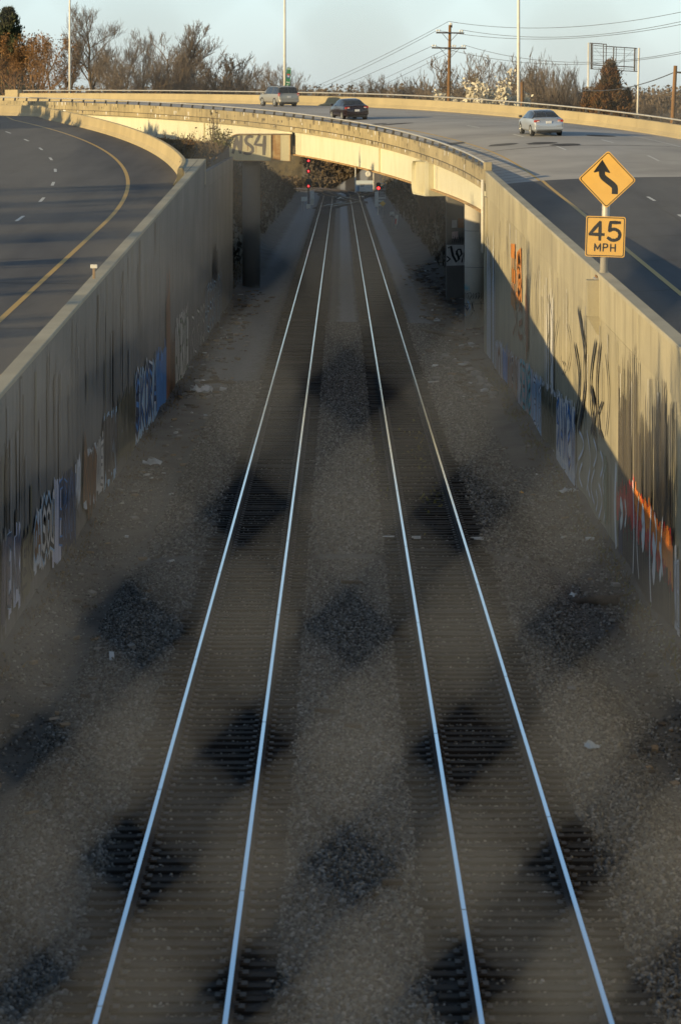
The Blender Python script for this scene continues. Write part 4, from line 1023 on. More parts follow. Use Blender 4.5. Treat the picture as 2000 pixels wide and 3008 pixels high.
# ------------------------------------------------------------------ cars
def car(label, paint_, t, lat, kind):
    """a car on the deck, driving away along the curve; local +Y is forward, built from cross-sections along its length"""
    p, ph = fly(t, lat); p.z = deck_z(t, lat) + 0.006
    L, W, H = {'sedan': (4.75, 1.82, 1.47), 'small': (4.5, 1.76, 1.46), 'suv': (4.65, 1.84, 1.68)}[kind]
    root = thing('car', label, 'car', p, ph, 'cars driving up the flyover')
    tilt = atan2(par_z(t + 3) - par_z(t - 3), 6.0)
    root.rotation_euler = (tilt, -atan2(deck_z(t, lat + .7) - deck_z(t, lat - .7), 1.4), ph)
    h, y0 = W / 2, -L / 2
    if kind == 'suv':   # stations: y, bottom z, shoulder z, roof z, lower half width, shoulder half width, roof half width, glass?
        ST = [(0.0, .42, .80, .84, .80, .82, .74, 0), (.04, .36, .98, 1.04, .87, .90, .80, 0), (.10, .33, 1.02, 1.10, .90, .92, .80, 0), (.34, .3, 1.02, 1.60, .92, .92, .70, 1), (.60, .3, 1.02, 1.66, .92, .92, .70, 1),
              (1.5, .3, 1.02, 1.68, .92, .92, .70, 1), (2.6, .3, 1.0, 1.66, .92, .92, .69, 1), (2.95, .3, 1.0, 1.60, .92, .92, .68, 1), (3.55, .3, 1.0, 1.05, .92, .91, .74, 0), (4.2, .34, .95, 0.99, .90, .88, .7, 0), (4.55, .38, .85, .88, .86, .82, .66, 0), (4.65, .45, .72, .74, .78, .74, .6, 0)]
    else:
        k = L / 4.75
        ST = [(0.0, .42, .72, .74, .74, .74, .60, 0), (.05, .34, .86, .90, .84, .84, .66, 0), (.16, .28, .98, 1.03, .88, .87, .70, 0), (.62, .24, 1.00, 1.07, .90, .89, .72, 0), (1.12, .22, .99, 1.33, .905, .89, .60, 1), (1.52, .22, .98, 1.43, .91, .90, .58, 1),
              (2.1, .22, .96, 1.47, .91, .90, .58, 1), (2.7, .22, .95, 1.44, .91, .90, .58, 1), (3.05, .22, .94, 1.34, .91, .89, .60, 1), (3.62, .22, .92, .96, .90, .88, .70, 0), (4.3, .26, .80, .84, .88, .84, .66, 0), (4.62, .3, .68, .71, .82, .76, .58, 0), (4.75, .38, .58, .60, .72, .66, .5, 0)]
        ST = [(y * k, a, b, c, d * W / 1.82, e * W / 1.82, f * W / 1.82, g) for y, a, b, c, d, e, f, g in ST]
    rings = []
    for y, zb, zs, zr, wl, ws, wr2, g in ST:
        half = [(0.0, zb), (wl * 0.86, zb), (wl, zb + 0.12), (wl * 1.0, (zb + zs) / 2 + 0.08), (ws, zs), (wr2 + 0.03, zr - 0.035 if g else zr - 0.012), (wr2 * 0.86, zr), (0.0, zr + 0.015)]
        ring = [(x, y0 + y, z) for x, z in half] + [(-x, y0 + y, z) for x, z in half[-2:0:-1]]
        rings.append(ring)
    n = len(rings[0]); body = MB(); gl = {}
    body.v = [v for r in rings for v in r]
    def is_glass(i, j):
        a, b = ST[i], ST[i + 1]
        side = j in (4, 9); top = j in (5, 6, 7, 8)
        if side and a[7] and b[7]: return 'side_window'
        if side and (a[7] or b[7]) : return 'side_window'
        if top and a[7] != b[7]: return 'rear_window' if b[7] else 'windscreen'
        if top and kind != 'suv' and i == 4: return 'rear_window'
        return None
    for i in range(len(rings) - 1):
        for j in range(n):
            f = (i * n + j, i * n + (j + 1) % n, i * n + n + (j + 1) % n, i * n + n + j)
            q = is_glass(i, j)
            body.f.append(f); body.m.append(0)
            if q: gl.setdefault((q, j in (4,), j in (9,)), []).append(f)
    body.f.append(tuple(range(n - 1, -1, -1))); body.m.append(0); body.f.append(tuple((len(rings) - 1) * n + j for j in range(n))); body.m.append(0)
    o = body.build('body', paint_, root, True); fix_normals(o)
    bv = o.modifiers.new('soft', 'BEVEL'); bv.width = 0.025; bv.segments = 2; bv.limit_method = 'ANGLE'; bv.angle_limit = radians(20)
    cen = Vector((0, 0, 0.7))
    for (q, _l, _r), fs in gl.items():   # panes a few millimetres proud of the body, inset from its pillars
        g = MB()
        for f in fs:
            vs = [Vector(body.v[i]) for i in f]; c = sum(vs, Vector()) / 4
            nrm = (vs[1] - vs[0]).cross(vs[3] - vs[0]).normalized()
            if nrm.dot(c - Vector((0, c.y, 0.8))) < 0: nrm = -nrm
            s = 0.93 if q == 'side_window' else 0.96
            vs = [c + (v - c) * s + nrm * 0.012 for v in vs]
            if (vs[1] - vs[0]).cross(vs[3] - vs[0]).dot(nrm) < 0: vs = vs[::-1]
            g.add(vs, [(0, 1, 2, 3)])
        g.build(q, M['glass'], root)
    wy = {'suv': (0.98, 3.72), 'sedan': (0.95, 3.72), 'small': (0.9, 3.5)}[kind]; wr_r = {'suv': 0.37, 'sedan': 0.335, 'small': 0.32}[kind]
    for y in wy:
        for s in (-1, 1):
            Mx = Matrix.Translation((s * (h - 0.10), y0 + y, wr_r)) @ Matrix.Rotation(s * pi / 2, 4, 'Y')
            a = MB(); a.lathe([(0.0, 0.085), (wr_r + 0.075, 0.085), (wr_r + 0.075, 0.05), (0.0, 0.05)], 20, Mx); w0 = a.build('wheel_arch', M['trim'], root)
            w = MB(); w.lathe([(wr_r * .66, .10), (wr_r * 0.95, .115), (wr_r, .09), (wr_r, -.1), (wr_r * .9, -.12), (wr_r * .3, -.12)], 24, Mx); wo_ = w.build('wheel', M['tyre'], root, True)
            r = MB(); r.lathe([(0.0, .085), (wr_r * .2, .105), (wr_r * .25, .08), (wr_r * .55, .07), (wr_r * .62, .11), (wr_r * .68, .11)], 20, Mx)
            for k in range(6):
                q = 2 * pi * k / 6; r.box(-0.035, 0.035, 0.04, wr_r * .62, .085, .105, M=Mx @ Matrix.Rotation(q, 4, 'Z'))
            r.build('rim', M['rim'], wo_)
    zt_ = ST[2][2]
    for s in (-1, 1):
        a = MB()
        if kind == 'suv': a.bbox(s * .84 - .075, s * .84 + .075, y0 - .0, y0 + .2, .86, 1.14, .015); 
        else: a.bbox(s * .70 * W / 1.82 - .17, s * .70 * W / 1.82 + .17, y0 + .03, y0 + .28, .80, .95, .03)
        a.build('tail_light', M['taillight'], root)
        a = MB()
        if kind == 'suv': a.bbox(s * .84 - .07, s * .84 + .07, y0 - .012, y0 + .1, .92, 1.0, .01)
        else: a.bbox(s * .62 * W / 1.82 - .09, s * .62 * W / 1.82 + .07, y0 + .015, y0 + .1, .835, .9, .01)
        a.build('reversing_light', M['taillight_clear'], root)
        a = MB(); a.bbox(s * (h + .09) - .1, s * (h + .09) + .1, y0 + L * .665, y0 + L * .69 + .02, .98, 1.12, .03); a.build('wing_mirror', M['trim'] if kind == 'sedan' else paint_, root)
        a = MB(); yy = y0 + L * .5; a.bbox(s * (h - .012) - .02, s * (h - .012) + .02, yy - .1, yy + .1, .84, .87, .008); a.build('door_handle', paint_, root)
    a = MB(); a.bbox(-h * .93, h * .93, y0 - (.1 if kind == 'suv' else .02), y0 + .3, .36, .62 if kind == 'suv' else .58, .05); a.build('rear_bumper', paint_ if kind != 'suv' else M['champagne'], root)
    a = MB(); a.bbox(-.16, .16, y0 - .03 if kind != 'suv' else y0 - .03, y0 + .06, .74 if kind != 'small' else .62, .89 if kind != 'small' else .76, .006)
    if kind == 'small': a.v = [(x, y - 0.02, z) for x, y, z in a.v]
    a.build('number_plate', M['plate'], root)
    a = MB(); a.bbox(-h * .8, h * .8, y0 + .05, y0 + .3, .2, .36, .02); a.build('underbody', M['trim'], root)
    if kind == 'suv':
        for s in (-1, 1):
            a = MB(); a.tube([(s * .62, y0 + .8, 1.68), (s * .62, y0 + .85, 1.75), (s * .62, y0 + 2.5, 1.75), (s * .62, y0 + 2.55, 1.67)], .02, 6); a.build('roof_bar', M['trim'], root)
    else:
        a = MB(); a.bbox(-.5, .5, y0 + .1, y0 + .22, 1.0, 1.035, .01); a.build('boot_trim', paint_, root)
    return root
def at_t(px, lat, t0=0, t1=200):
    return min((i * 0.25 for i in range(int(t0 * 4), int(t1 * 4))), key=lambda t: abs(1000 + F * fly(t, lat)[0].x / fly(t, lat)[0].y - px))
car('silver sedan with tail lights showing, nearest to the yellow warning sign', M['silver'], at_t(1588, 7.7), 7.7, 'sedan')
car('dark maroon sedan driving close to the near railing of the flyover', M['darkpaint'], at_t(1024, 4.1), 4.1, 'small')
car('champagne grey sport utility vehicle with roof bars beside the far barrier', M['champagne'], at_t(820, 11.4), 11.4, 'suv')

# ------------------------------------------------------------------ yellow signs on the right wall
X0 = P(1773, 812, SD)
tiltM = Matrix.Translation((X0.x, SD, pz)) @ Matrix.Rotation(radians(1.9), 4, 'Y')
sg = thing('road_sign', 'yellow diamond curve warning sign above a 45 MPH plaque on one metal post', 'road sign', (X0.x, SD, pz))
sg.rotation_euler = (0, radians(1.9), 0)
s84 = F / SD
mb = MB(); mb.tube([(0, 0.07, 0.02), (0, 0.07, 3.2)], 0.108, 20); mb.build('post', M['post'], sg, True)
mb = MB(); mb.bbox(-0.27, 0.27, -0.2, 0.34, 0.004, 0.05, 0.008); bp = mb.build('base_plate', M['steel'], sg)
for x in (-.2, .2):
    for y in (-.13, .27):
        mb = MB(); mb.tube([(x, y, .05), (x, y, .12)], .028, 6); mb.build('bolt', M['wood'], bp)
    mb = MB(); mb.plate([(x * .45, .055, .05), (x, .055, .05), (x * .45, .055, .3)], (0, .03, 0)); o = mb.build('gusset', M['steel'], bp); fix_normals(o)
def rrect(cx, cz, w, h, r, rot=0.0, n=6):
    pts = []
    for sx_, sz_, a0 in ((1, 1, 0), (-1, 1, 90), (-1, -1, 180), (1, -1, 270)):
        for i in range(n + 1):
            a = radians(a0 + 90 * i / n); pts.append((sx_ * (w / 2 - r) + r * cos(a), sz_ * (h / 2 - r) + r * sin(a)))
    return [(cx + x * cos(rot) - z * sin(rot), cz + x * sin(rot) + z * cos(rot)) for x, z in pts]
def flat(name, pts, y, m, parent, th=0.004):
    mb = MB(); mb.plate([(x, y, z) for x, z in pts], (0, th, 0)); o = mb.build(name, m, parent); fix_normals(o); return o
def border(name, outer, inner, y, m, parent):
    mb = MB(); n = len(outer); vs = [(x, y, z) for x, z in outer + inner]
    mb.add(vs, [(i, (i + 1) % n, n + (i + 1) % n, n + i) for i in range(n)]); return mb.build(name, m, parent)
def lettering(txt, size, x, y, z, m, parent, off=0.0, sx_=1.0, name='lettering'):
    o = put(name, text_mesh(txt, size, off), parent); o.data.materials.append(m)
    o.location = (x, y, z); o.rotation_euler = (pi / 2, 0, 0); o.scale = (sx_, 1, 1); return o
dz_ = (812 - 525.6) / s84 + .085; side = 1.13
dp = flat('diamond_panel', rrect(0, dz_, side, side, .07, pi / 4), -0.062, M['sign_yellow'], sg, .006)
border('border', rrect(0, dz_, side - .05, side - .05, .06, pi / 4), rrect(0, dz_, side - .09, side - .09, .05, pi / 4), -0.0655, M['black'], dp)
K = 0.795
cl = [(.275, -.5), (.275, -.30), (.262, -.25), (.22, -.20), (.14, -.135), (.02, -.05), (-.08, .02), (-.15, .085), (-.185, .15), (-.193, .22), (-.193, .31)]
mb = MB(); Lp, Rp = [], []
for i, (x, z) in enumerate(cl):
    a, b = cl[max(0, i - 1)], cl[min(len(cl) - 1, i + 1)]; d = Vector((b[0] - a[0], b[1] - a[1])).normalized(); w = .105
    Lp.append((x - d.y * w, z + d.x * w)); Rp.append((x + d.y * w, z - d.x * w))
n = len(cl); mb.add([(x * K, -0.066, dz_ + z * K) for x, z in Lp + Rp], [(i, i + 1, n + i + 1, n + i) for i in range(n - 1)])
mb.add([(x * K, -0.0662, dz_ + z * K) for x, z in [(-.195, .68), (-.485, .245), (-.45, .225), (-.193, .30), (.06, .225), (.095, .245)]], [(0, 1, 2, 3), (0, 3, 4, 5)])
mb.build('arrow', M['black'], dp)
zp = (812 - 695) / s84 + 0.095
sp_ = flat('speed_panel', rrect(0.0, zp, 1.09, 1.12, .06), -0.062, M['sign_yellow'], sg, .006)
border('border', rrect(0, zp, 1.04, 1.07, .05), rrect(0, zp, 0.995, 1.025, .04), -0.0655, M['black'], sp_)
M['p_black'] = M['black']
pt = Paint(lambda u, v, off: Vector((u, -.0625 - off, v)))
for gl_, x, z, w, h, st in (([[(.74, 0), (.74, 1), (0, .30), (1.02, .30)]], -.435, -.09, .38, .49, .085), ([[(.92, 1), (.2, 1), (.12, .52), (.35, .62), (.6, .62), (.86, .5), (.95, .31), (.86, .1), (.6, 0), (.3, 0), (.03, .13)]], .06, -.09, .36, .49, .085),
                         ([[(0, 0), (0, 1), (.5, .25), (1, 1), (1, 0)]], -.285, -.40, .155, .2, .036), ([[(0, 0), (0, 1), (.6, 1), (.88, .92), (.95, .75), (.88, .58), (.6, .5), (0, .5)]], -.05, -.40, .125, .2, .036), ([[(0, 0), (0, 1)], [(1, 0), (1, 1)], [(0, .5), (1, .5)]], .155, -.40, .125, .2, .036)):
    for s_ in gl_:
        for a_, b_ in zip(s_, s_[1:]):
            dx_, dz2 = (b_[0] - a_[0]) * w, (b_[1] - a_[1]) * h; l_ = sqrt(dx_ * dx_ + dz2 * dz2) or 1; e_ = st * .3 / l_
            pt.stroke([(x + a_[0] * w - dx_ * e_, zp + z + a_[1] * h - dz2 * e_), (x + (a_[0] + b_[0]) / 2 * w, zp + z + (a_[1] + b_[1]) / 2 * h), (x + b_[0] * w + dx_ * e_, zp + z + b_[1] * h + dz2 * e_)], st * 1.15, 'black')
pt.done('lettering', sp_)
for z in (dz_, zp):
    mb = MB(); mb.box(-.2, .2, -.055, -.042, z - .03, z + .03); mb.build('bracket', M['steel'], sg)

# ------------------------------------------------------------------ light poles, mile marker
LM = {}
def light_pole(px, label):
    t = at_t(px, 17.1, 10, 200); p, ph = fly(t, 17.1); zb = par_z(t) - 0.6
    r = thing('light_pole', label, 'light pole', (p.x, p.y, zb), ph, 'light poles behind the far barrier')
    if not LM:
        a = MB(); a.tube([(0, 0, 0), (0, 0, 6), (0, 0, 13.5)], [.125, .11, .075], 14); LM['pole'] = a.mesh('pole', M['white_paint'], True)
        a = MB(); a.bbox(-.2, .2, -.2, .2, -0.6, .03, .02); LM['base'] = a.mesh('pole_base', M['barrier'])
        a = MB(); a.tube([(0, 0, 13.3), (-.8, 0, 13.7), (-2.0, 0, 13.85)], .045, 8); LM['arm'] = a.mesh('arm', M['white_paint'], True)
        a = MB(); a.bbox(-2.7, -1.95, -.16, .16, 13.74, 13.92, .04); LM['lamp'] = a.mesh('lamp_head', M['steel'])
    for k in ('pole', 'base', 'arm', 'lamp'): put(LM[k].name, LM[k], r)
    return r, t
light_pole(205, 'tall pale light pole rising among the bare trees at the far left')
_, tm = light_pole(836, 'tall pale light pole carrying the green mile marker')
light_pole(1523, 'tall pale light pole beside the white blossoming tree')
p, ph = fly(tm, 17.1)
mm_ = thing('mile_marker', 'tall narrow green mile marker with an interstate shield, strapped to the middle light pole', 'mile marker', (p.x + .2, p.y - .2, P(0, 277, p.y).z))
mm_.rotation_euler = (0, radians(4.2), 0); sm_ = F / p.y; hh = 80 / sm_
mk_ = flat('panel', [(-.19, 0), (.19, 0), (.19, hh), (-.19, hh)], 0, M['green'], mm_, .02)
W_ = M['white_print'] = mat('white_print', (.75, .75, .75), .5)
lettering('NORTH', .115, 0, -.004, hh * .95, W_, mk_, .003); lettering('MILE', .15, 0, -.004, hh * .46, W_, mk_, .004)
lettering('5', .42, 0, -.004, hh * .31, W_, mk_, .006); lettering('0', .42, 0, -.004, hh * .10, W_, mk_, .006)
M['ishield_blue'] = mat('shield_blue', (.03, .10, .30), .5); M['ishield_red'] = mat('shield_red', (.5, .05, .04), .5)
zc_ = hh * .70
flat('shield_blue', [(-.13, zc_ + .05), (-.15, zc_ - .06), (-.08, zc_ - .2), (0, zc_ - .25), (.08, zc_ - .2), (.15, zc_ - .06), (.13, zc_ + .05)], -.006, M['ishield_blue'], mk_, .004)
flat('shield_red', [(-.13, zc_ + .055), (.13, zc_ + .055), (.11, zc_ + .18), (0, zc_ + .15), (-.11, zc_ + .18)], -.006, M['ishield_red'], mk_, .004)
lettering('95', .2, 0, -.008, zc_ - .06, W_, mk_, .004)

# ------------------------------------------------------------------ utility poles and wires
UD = 250.0
up = P(1316, 300, UD); ztop = P(0, 61, UD).z
ut = thing('utility_pole', 'brown timber utility pole with two crossarms and white insulators', 'utility pole', (up.x, UD, up.z - 3))
ut.rotation_euler = (0, radians(0.9), 0); zb = up.z - 3
mb = MB(); mb.tube([(0, 0, 0), (0, 0, ztop - zb - .3)], [.17, .115], 14); mb.build('pole', M['wood'], ut, True)
def ins(x, z, par, y=0.0):
    mb = MB(); mb.lathe([(.0, .0), (.03, .0), (.03, .07), (.085, .09), (.085, .12), (.04, .13), (.075, .16), (.075, .19), (.0, .21)], 10, Matrix.Translation((x, y, z))); mb.build('insulator', M['ins'], par, True)
ATT = []
for zpix, xa, xb, ins_x in ((95, 1281, 1363, (1283.5, 1290.5, 1351, 1358)), (139.7, 1269, 1370, (1272, 1279.5, 1331, 1337.5, 1359, 1366))):
    z = P(0, zpix, UD).z - zb; x0, x1 = P(xa, 0, UD).x - up.x - .15, P(xb, 0, UD).x - up.x - .15
    mb = MB(); mb.bbox(x0, x1, -.26, -.15, z - .06, z + .06, .01); ca = mb.build('crossarm', M['frame_dark'], ut)
    for sgn in (-1, 1):
        ln = (x1 - x0) * .27
        mb = MB(); mb.tube([(sgn * ln, -.27, z - .05), (sgn * .1, -.16, z - .05 - ln * .95)], .022, 6); mb.build('brace', M['frame_dark'], ut)
    for q in ins_x: ins(P(q, 0, UD).x - up.x - .15, z + .06, ca, -.2)
    ATT += [(P(ins_x[0] + 3, 0, UD).x, z + .26 + zb), (P(ins_x[-1] - 3, 0, UD).x, z + .26 + zb)]
ins(.03, ztop - zb - .3, ut); ins(.12, ztop - zb - .34, ut)
mb = MB(); mb.box(-.06, .2, -.02, .02, ztop - zb - .5, ztop - zb - .3); mb.build('top_bracket', M['frame_dark'], ut)
def cable(label, a, b, sag, r=0.018, group='wires strung from the utility pole'):
    a, b = Vector(a), Vector(b); n = 24
    pts = [a.lerp(b, i / n) - Vector((0, 0, sag * 4 * (i / n) * (1 - i / n))) for i in range(n + 1)]
    mb = MB(); mb.tube(pts, r, 5); return tag(mb.build('power_line', M['wire']), label, 'wire', group)
PT = (up.x + .05, UD, ztop); 
cable('topmost wire running left from the top of the utility pole', PT, P(640, 345, 420), 1.0)
cable('wire running left from the upper crossarm of the utility pole', (ATT[0][0], UD, ATT[0][1]), P(640, 355, 420), 1.0)
cable('wire running left from the lower crossarm of the utility pole', (ATT[2][0], UD, ATT[2][1]), P(700, 350, 420), .6)
cable('wire running left from the inner insulator of the lower crossarm', (ATT[3][0] - .8, UD, ATT[3][1]), P(760, 375, 430), .5)
cable('wire running left from the outer right insulator of the lower crossarm', (ATT[3][0], UD, ATT[3][1]), P(800, 385, 430), .4)
cable('topmost wire running right from the top of the utility pole', PT, P(2350, -60, 185), 1.5)
cable('wire running right from the right end of the upper crossarm', (ATT[1][0], UD, ATT[1][1]), P(2350, -40, 185), 1.6)
cable('wire running right from the left end of the upper crossarm', (ATT[0][0], UD + .3, ATT[0][1] - .05), P(2350, -20, 190), 1.6)
cable('wire running right from the right end of the lower crossarm', (ATT[3][0], UD, ATT[3][1]), P(2350, 45, 190), 2.1)
cable('wire running right from the left end of the lower crossarm', (ATT[2][0], UD + .3, ATT[2][1] - .05), P(2350, 62, 195), 2.1)
u2 = P(1972, 330, 205)
u2t = thing('utility_pole', 'plain leaning timber pole with one thick cable at the right edge', 'utility pole', (u2.x, 205, u2.z - 2)); u2t.rotation_euler = (0, radians(3), 0)
ht = P(0, 191, 205).z - u2.z + 2
mb = MB(); mb.tube([(0, 0, 0), (0, 0, ht)], [.16, .125], 12); mb.build('pole', M['wood'], u2t, True)
mb = MB(); mb.tube([(.1, 0, ht - .42), (.45, 0, ht - .42)], .04, 6); mb.build('cable_clamp', M['frame_dark'], u2t)
q = P(1977, 212, 205)
cable('thick sagging cable between the leaning timber pole and the cedar', q, P(1700, 262, 260), .5, .035, 'cables at the right edge'); cable('cable leaving the leaning timber pole towards the right', P(1983, 211, 205), P(2400, 150, 170), .6, .03, 'cables at the right edge')
u3 = P(1533, 330, 226)
u3t = thing('utility_pole', 'short brown timber stub standing just right of the blossoming tree', 'timber post', (u3.x, 226, u3.z)); mb = MB(); mb.tube([(0, 0, 0), (0, 0, P(0, 239, 226).z - u3.z)], .14, 10); mb.build('pole', M['wood'], u3t, True)

# ------------------------------------------------------------------ empty billboard frame
BD = 300.0
def bp_(x, y): return P(1700 + x / 5.227, 100 + y / 5.227, BD)
bb = thing('billboard_frame', 'empty dark steel billboard frame on two pale posts behind the cedar', 'billboard frame', (0, 0, 0))
for x, y0_, y1_, xb in ((150, 125, 1300, 135), (925, 205, 1300, 885)):
    a, b = bp_(x, y0_), bp_(xb, y1_); mb = MB(); mb.tube([a, b - Vector((0, 0, 3))], .09, 12); mb.build('post', M['white_paint'], bb, True)
def beam(x0, y0_, x1, y1_, w, name='frame_bar', dy=0.0):
    a, b = bp_(x0, y0_), bp_(x1, y1_); a.y += dy; b.y += dy
    mb = MB(); mb.tube([a, b], w / 5.227 / F * BD * .5, 4); return mb.build(name, M['frame_dark'], bb)
for q in ((190, 130, 190, 530, 26), (212, 132, 212, 530, 12), (378, 150, 375, 530, 14), (420, 150, 415, 535, 14), (535, 190, 528, 540, 18), (574, 195, 567, 540, 11), (700, 195, 692, 545, 10), (860, 205, 853, 560, 24), (890, 205, 880, 565, 8),
          (170, 130, 428, 148, 14), (225, 165, 428, 182, 10), (428, 180, 895, 212, 14), (175, 525, 900, 568, 12), (220, 465, 845, 500, 16), (225, 505, 850, 532, 6), (215, 435, 430, 447, 6)): beam(*q)
for q in ((228, 205, 850, 240, 5), (228, 262, 850, 300, 5), (228, 322, 850, 320, 4), (228, 380, 570, 400, 5)): beam(*q, 'cross_bar', 0.2)
for q in ((245, 205, 372, 345, 4), (840, 235, 590, 475, 4), (690, 350, 560, 520, 3)): beam(*q, 'diagonal_rod', 0.25)

# ------------------------------------------------------------------ railway signals and trackside kit
def disc(name, c, r, m, par, th=.04, n=20):
    mb = MB(); mb.tube([(c[0], c[1], c[2]), (c[0], c[1] - th, c[2])], r, n); return mb.build(name, m, par)
D1 = 440.0; k1 = D1 / F
b1 = P(906, 606, D1)
s1 = thing('railway_signal', 'black signal mast with red lights stacked one above another, left of the tracks', 'railway signal', b1)
mb = MB(); mb.tube([(0, 0, -.5), (0, 0, 142 * k1)], .085, 8); mb.build('mast', M['black'], s1)
mb = MB(); mb.bbox(-.3, .3, -.3, .3, -.6, .35, .03); mb.build('mast_base', M['column'], s1)
for zz, rr_ in ((135, .36), (104.5, .34), (60.5, .3)):
    a = disc('target_disc', (0, -.12, zz * k1), rr_, M['black'], s1)
    h_ = MB(); h_.tube([(0, -.17, zz * k1), (0, -.42, zz * k1)], .15, 14, cap=False); h_.build('hood', M['black'], a); disc('red_lamp', (0, -.165, zz * k1), .135, M['red_lamp'], a, .03)
mb = MB(); mb.plate([(x, -.10, z) for x, z in rrect(0, 69 * k1, 17 * k1, 27 * k1, .35)], (0, .08, 0)); o = mb.build('backboard', M['black'], s1); fix_normals(o)
for zz in (20, 45): mb = MB(); mb.box(-.5, .5, -.02, .02, zz * k1, zz * k1 + .05); mb.build('step', M['steel'], s1)
D2 = 407.0; k2 = D2 / F
b2 = P(1110, 624, D2)
s2 = thing('railway_signal', 'single red signal on a ladder mast, right of the tracks', 'railway signal', b2)
mb = MB(); mb.tube([(0, 0, -.5), (0, 0, 88 * k2)], .07, 8); mb.build('mast', M['white_paint'], s2)
for x in (.35, 1.0):
    mb = MB(); mb.tube([(x, .3, 40 * k2), (x, .3, 118 * k2)], .03, 5); mb.build('ladder_rail', M['steel'], s2)
for i in range(9): mb = MB(); mb.tube([(.35, .3, (42 + i * 9) * k2), (1.0, .3, (42 + i * 9) * k2)], .025, 5); mb.build('rung', M['steel'], s2)
mb = MB(); mb.tube([(0, .3, 44 * k2), (1.0, .3, 44 * k2)], .04, 5); mb.tube([(0, .3, 86 * k2), (1.0, .3, 86 * k2)], .04, 5); mb.build('ladder_bracket', M['steel'], s2)
mb = MB(); mb.plate([(x, -.12, z) for x, z in rrect(.06, 78 * k2, 13 * k2, 23 * k2, .28)], (0, .1, 0)); o = mb.build('backboard', M['black'], s2); fix_normals(o)
h_ = MB(); h_.tube([(.08, -.13, 72.5 * k2), (.08, -.45, 72.5 * k2)], .2, 14, cap=False); h_.build('hood', M['black'], o); disc('red_lamp', (.08, -.14, 72.5 * k2), .185, M['red_lamp'], o, .04)
mb = MB(); mb.bbox(-.42, -.02, -.35, -.08, 18 * k2, 62 * k2, .02); mb.build('relay_case', M['white_paint'], s2)
for zz in (22, 33, 42): mb = MB(); mb.box(-.3, .75, -.4, -.36, zz * k2, zz * k2 + .16); mb.build('arm_plate', M['white_paint'], s2)
def post_sign(name, label, cat, px, ytop, ybase, D, w, h, m, shape='rect', group=None, lean=0.0, pm=None):
    b = P(px, ybase, D); r = thing(name, label, cat, b, 0, group); r.rotation_euler = (0, lean, 0); k = D / F; H_ = (ybase - ytop) * k
    mb = MB(); mb.tube([(0, .05, -.6), (0, .05, H_ - .02)], .045, 8); mb.build('post', pm or M['steel'], r)
    pts = rrect(0, H_ - h / 2, w, h, .03) if shape == 'rect' else rrect(0, H_ - h / 2, w / 1.414, w / 1.414, .04, pi / 4)
    flat('panel', pts, -.02, m, r, .03); return r
post_sign('diamond_sign', 'small orange diamond sign on a post beside the right hand signal', 'sign', 1124, 588, 634, 396, .78, .78, M['sign_yellow'], 'diamond')
q = post_sign('white_sign', 'small square white sign on a short post right of the tracks', 'sign', 1151, 621, 660, 352, .5, .46, M['white_paint'])
for i in range(3): mb = MB(); mb.box(-.16, .16, -.026, -.022, .98 + .1 * i, 1.02 + .1 * i); mb.build('print_line', M['black'], q)
q = post_sign('marker_board', 'leaning white marker board with a red stripe beside the small white sign', 'marker', 1163, 630, 660, 350, .3, 1.1, M['white_paint'], lean=.1)
mb = MB(); mb.box(-.15, .0, -.026, -.022, .1, .75); mb.build('red_stripe', M['ishield_red'], q)
q = post_sign('white_sign', 'white equipment sign on two legs, left of the signal mast', 'sign', 893.5, 577, 612, 430, .85, .62, M['white_paint'])
mb = MB(); mb.tube([(-.3, .05, -.5), (-.3, .05, 1.1)], .04, 6); mb.build('second_leg', M['steel'], q)
def cabinet(label, px, ytop, ybase, D, w, m):
    b = P(px, ybase, D); r = thing('equipment_cabinet', label, 'cabinet', b); h = (ybase - ytop) * D / F
    mb = MB(); mb.bbox(-w / 2, w / 2, -.3, .3, 0, h, .02); mb.build('housing', m, r); mb = MB(); mb.bbox(-w / 2 + .06, w / 2 - .06, -.325, -.302, .1, h - .1, .008); d = mb.build('door', m, r)
    mb = MB(); mb.box(w / 2 - .16, w / 2 - .12, -.35, -.326, h * .45, h * .6); mb.build('handle', M['frame_dark'], d); mb = MB(); mb.box(-w / 2 - .06, w / 2 + .06, -.36, .36, h, h + .05); mb.build('lid', m, r)
    mb = MB(); mb.box(-w / 2 + .05, w / 2 - .05, -.25, .25, -.9, 0); mb.build('plinth', M['column'], r)
    return r
cabinet('tall pale grey equipment cabinet just right of the signal mast', 917, 560, 583, 452, .55, M['white_paint'])
for lb, px, yb, D in (('low grey switch machine between the crossing tracks', 1000, 586, 500), ('low grey switch machine right of the crossover', 1066, 583, 515), ('second low grey switch box further from the viewer', 1000, 573, 540)):
    b = P(px, yb, D); r = thing('switch_machine', lb, 'switch machine', b, .3); mb = MB(); mb.bbox(-.5, .5, -.25, .25, -.2, .3, .04); mb.build('housing', M['steel'], r); mb = MB(); mb.bbox(-.2, .15, -.18, .18, .3, .45, .03); mb.build('motor_cover', M['white_paint'], r)
D3 = 560.0; k3 = D3 / F
b3 = P(1069, 563, D3)
nb = thing('notice_board', 'large white trackside boards with faint print, standing beyond the crossover', 'board', b3)
M['board_white'] = mat('board_white', (.55, .62, .66), .6); M['board_blue'] = mat('board_blue', (.06, .14, .26), .6)
flat('back_panel', [(-26 * k3, 2 * k3), (26 * k3, 1 * k3), (26 * k3, 34 * k3), (-24 * k3, 34 * k3)], 0, M['board_white'], nb, .1)
fpn = flat('front_panel', [(-15 * k3, 2 * k3), (27 * k3, 1 * k3), (27 * k3, 26 * k3), (-14 * k3, 24 * k3)], -.25, M['white_paint'], nb, .12)
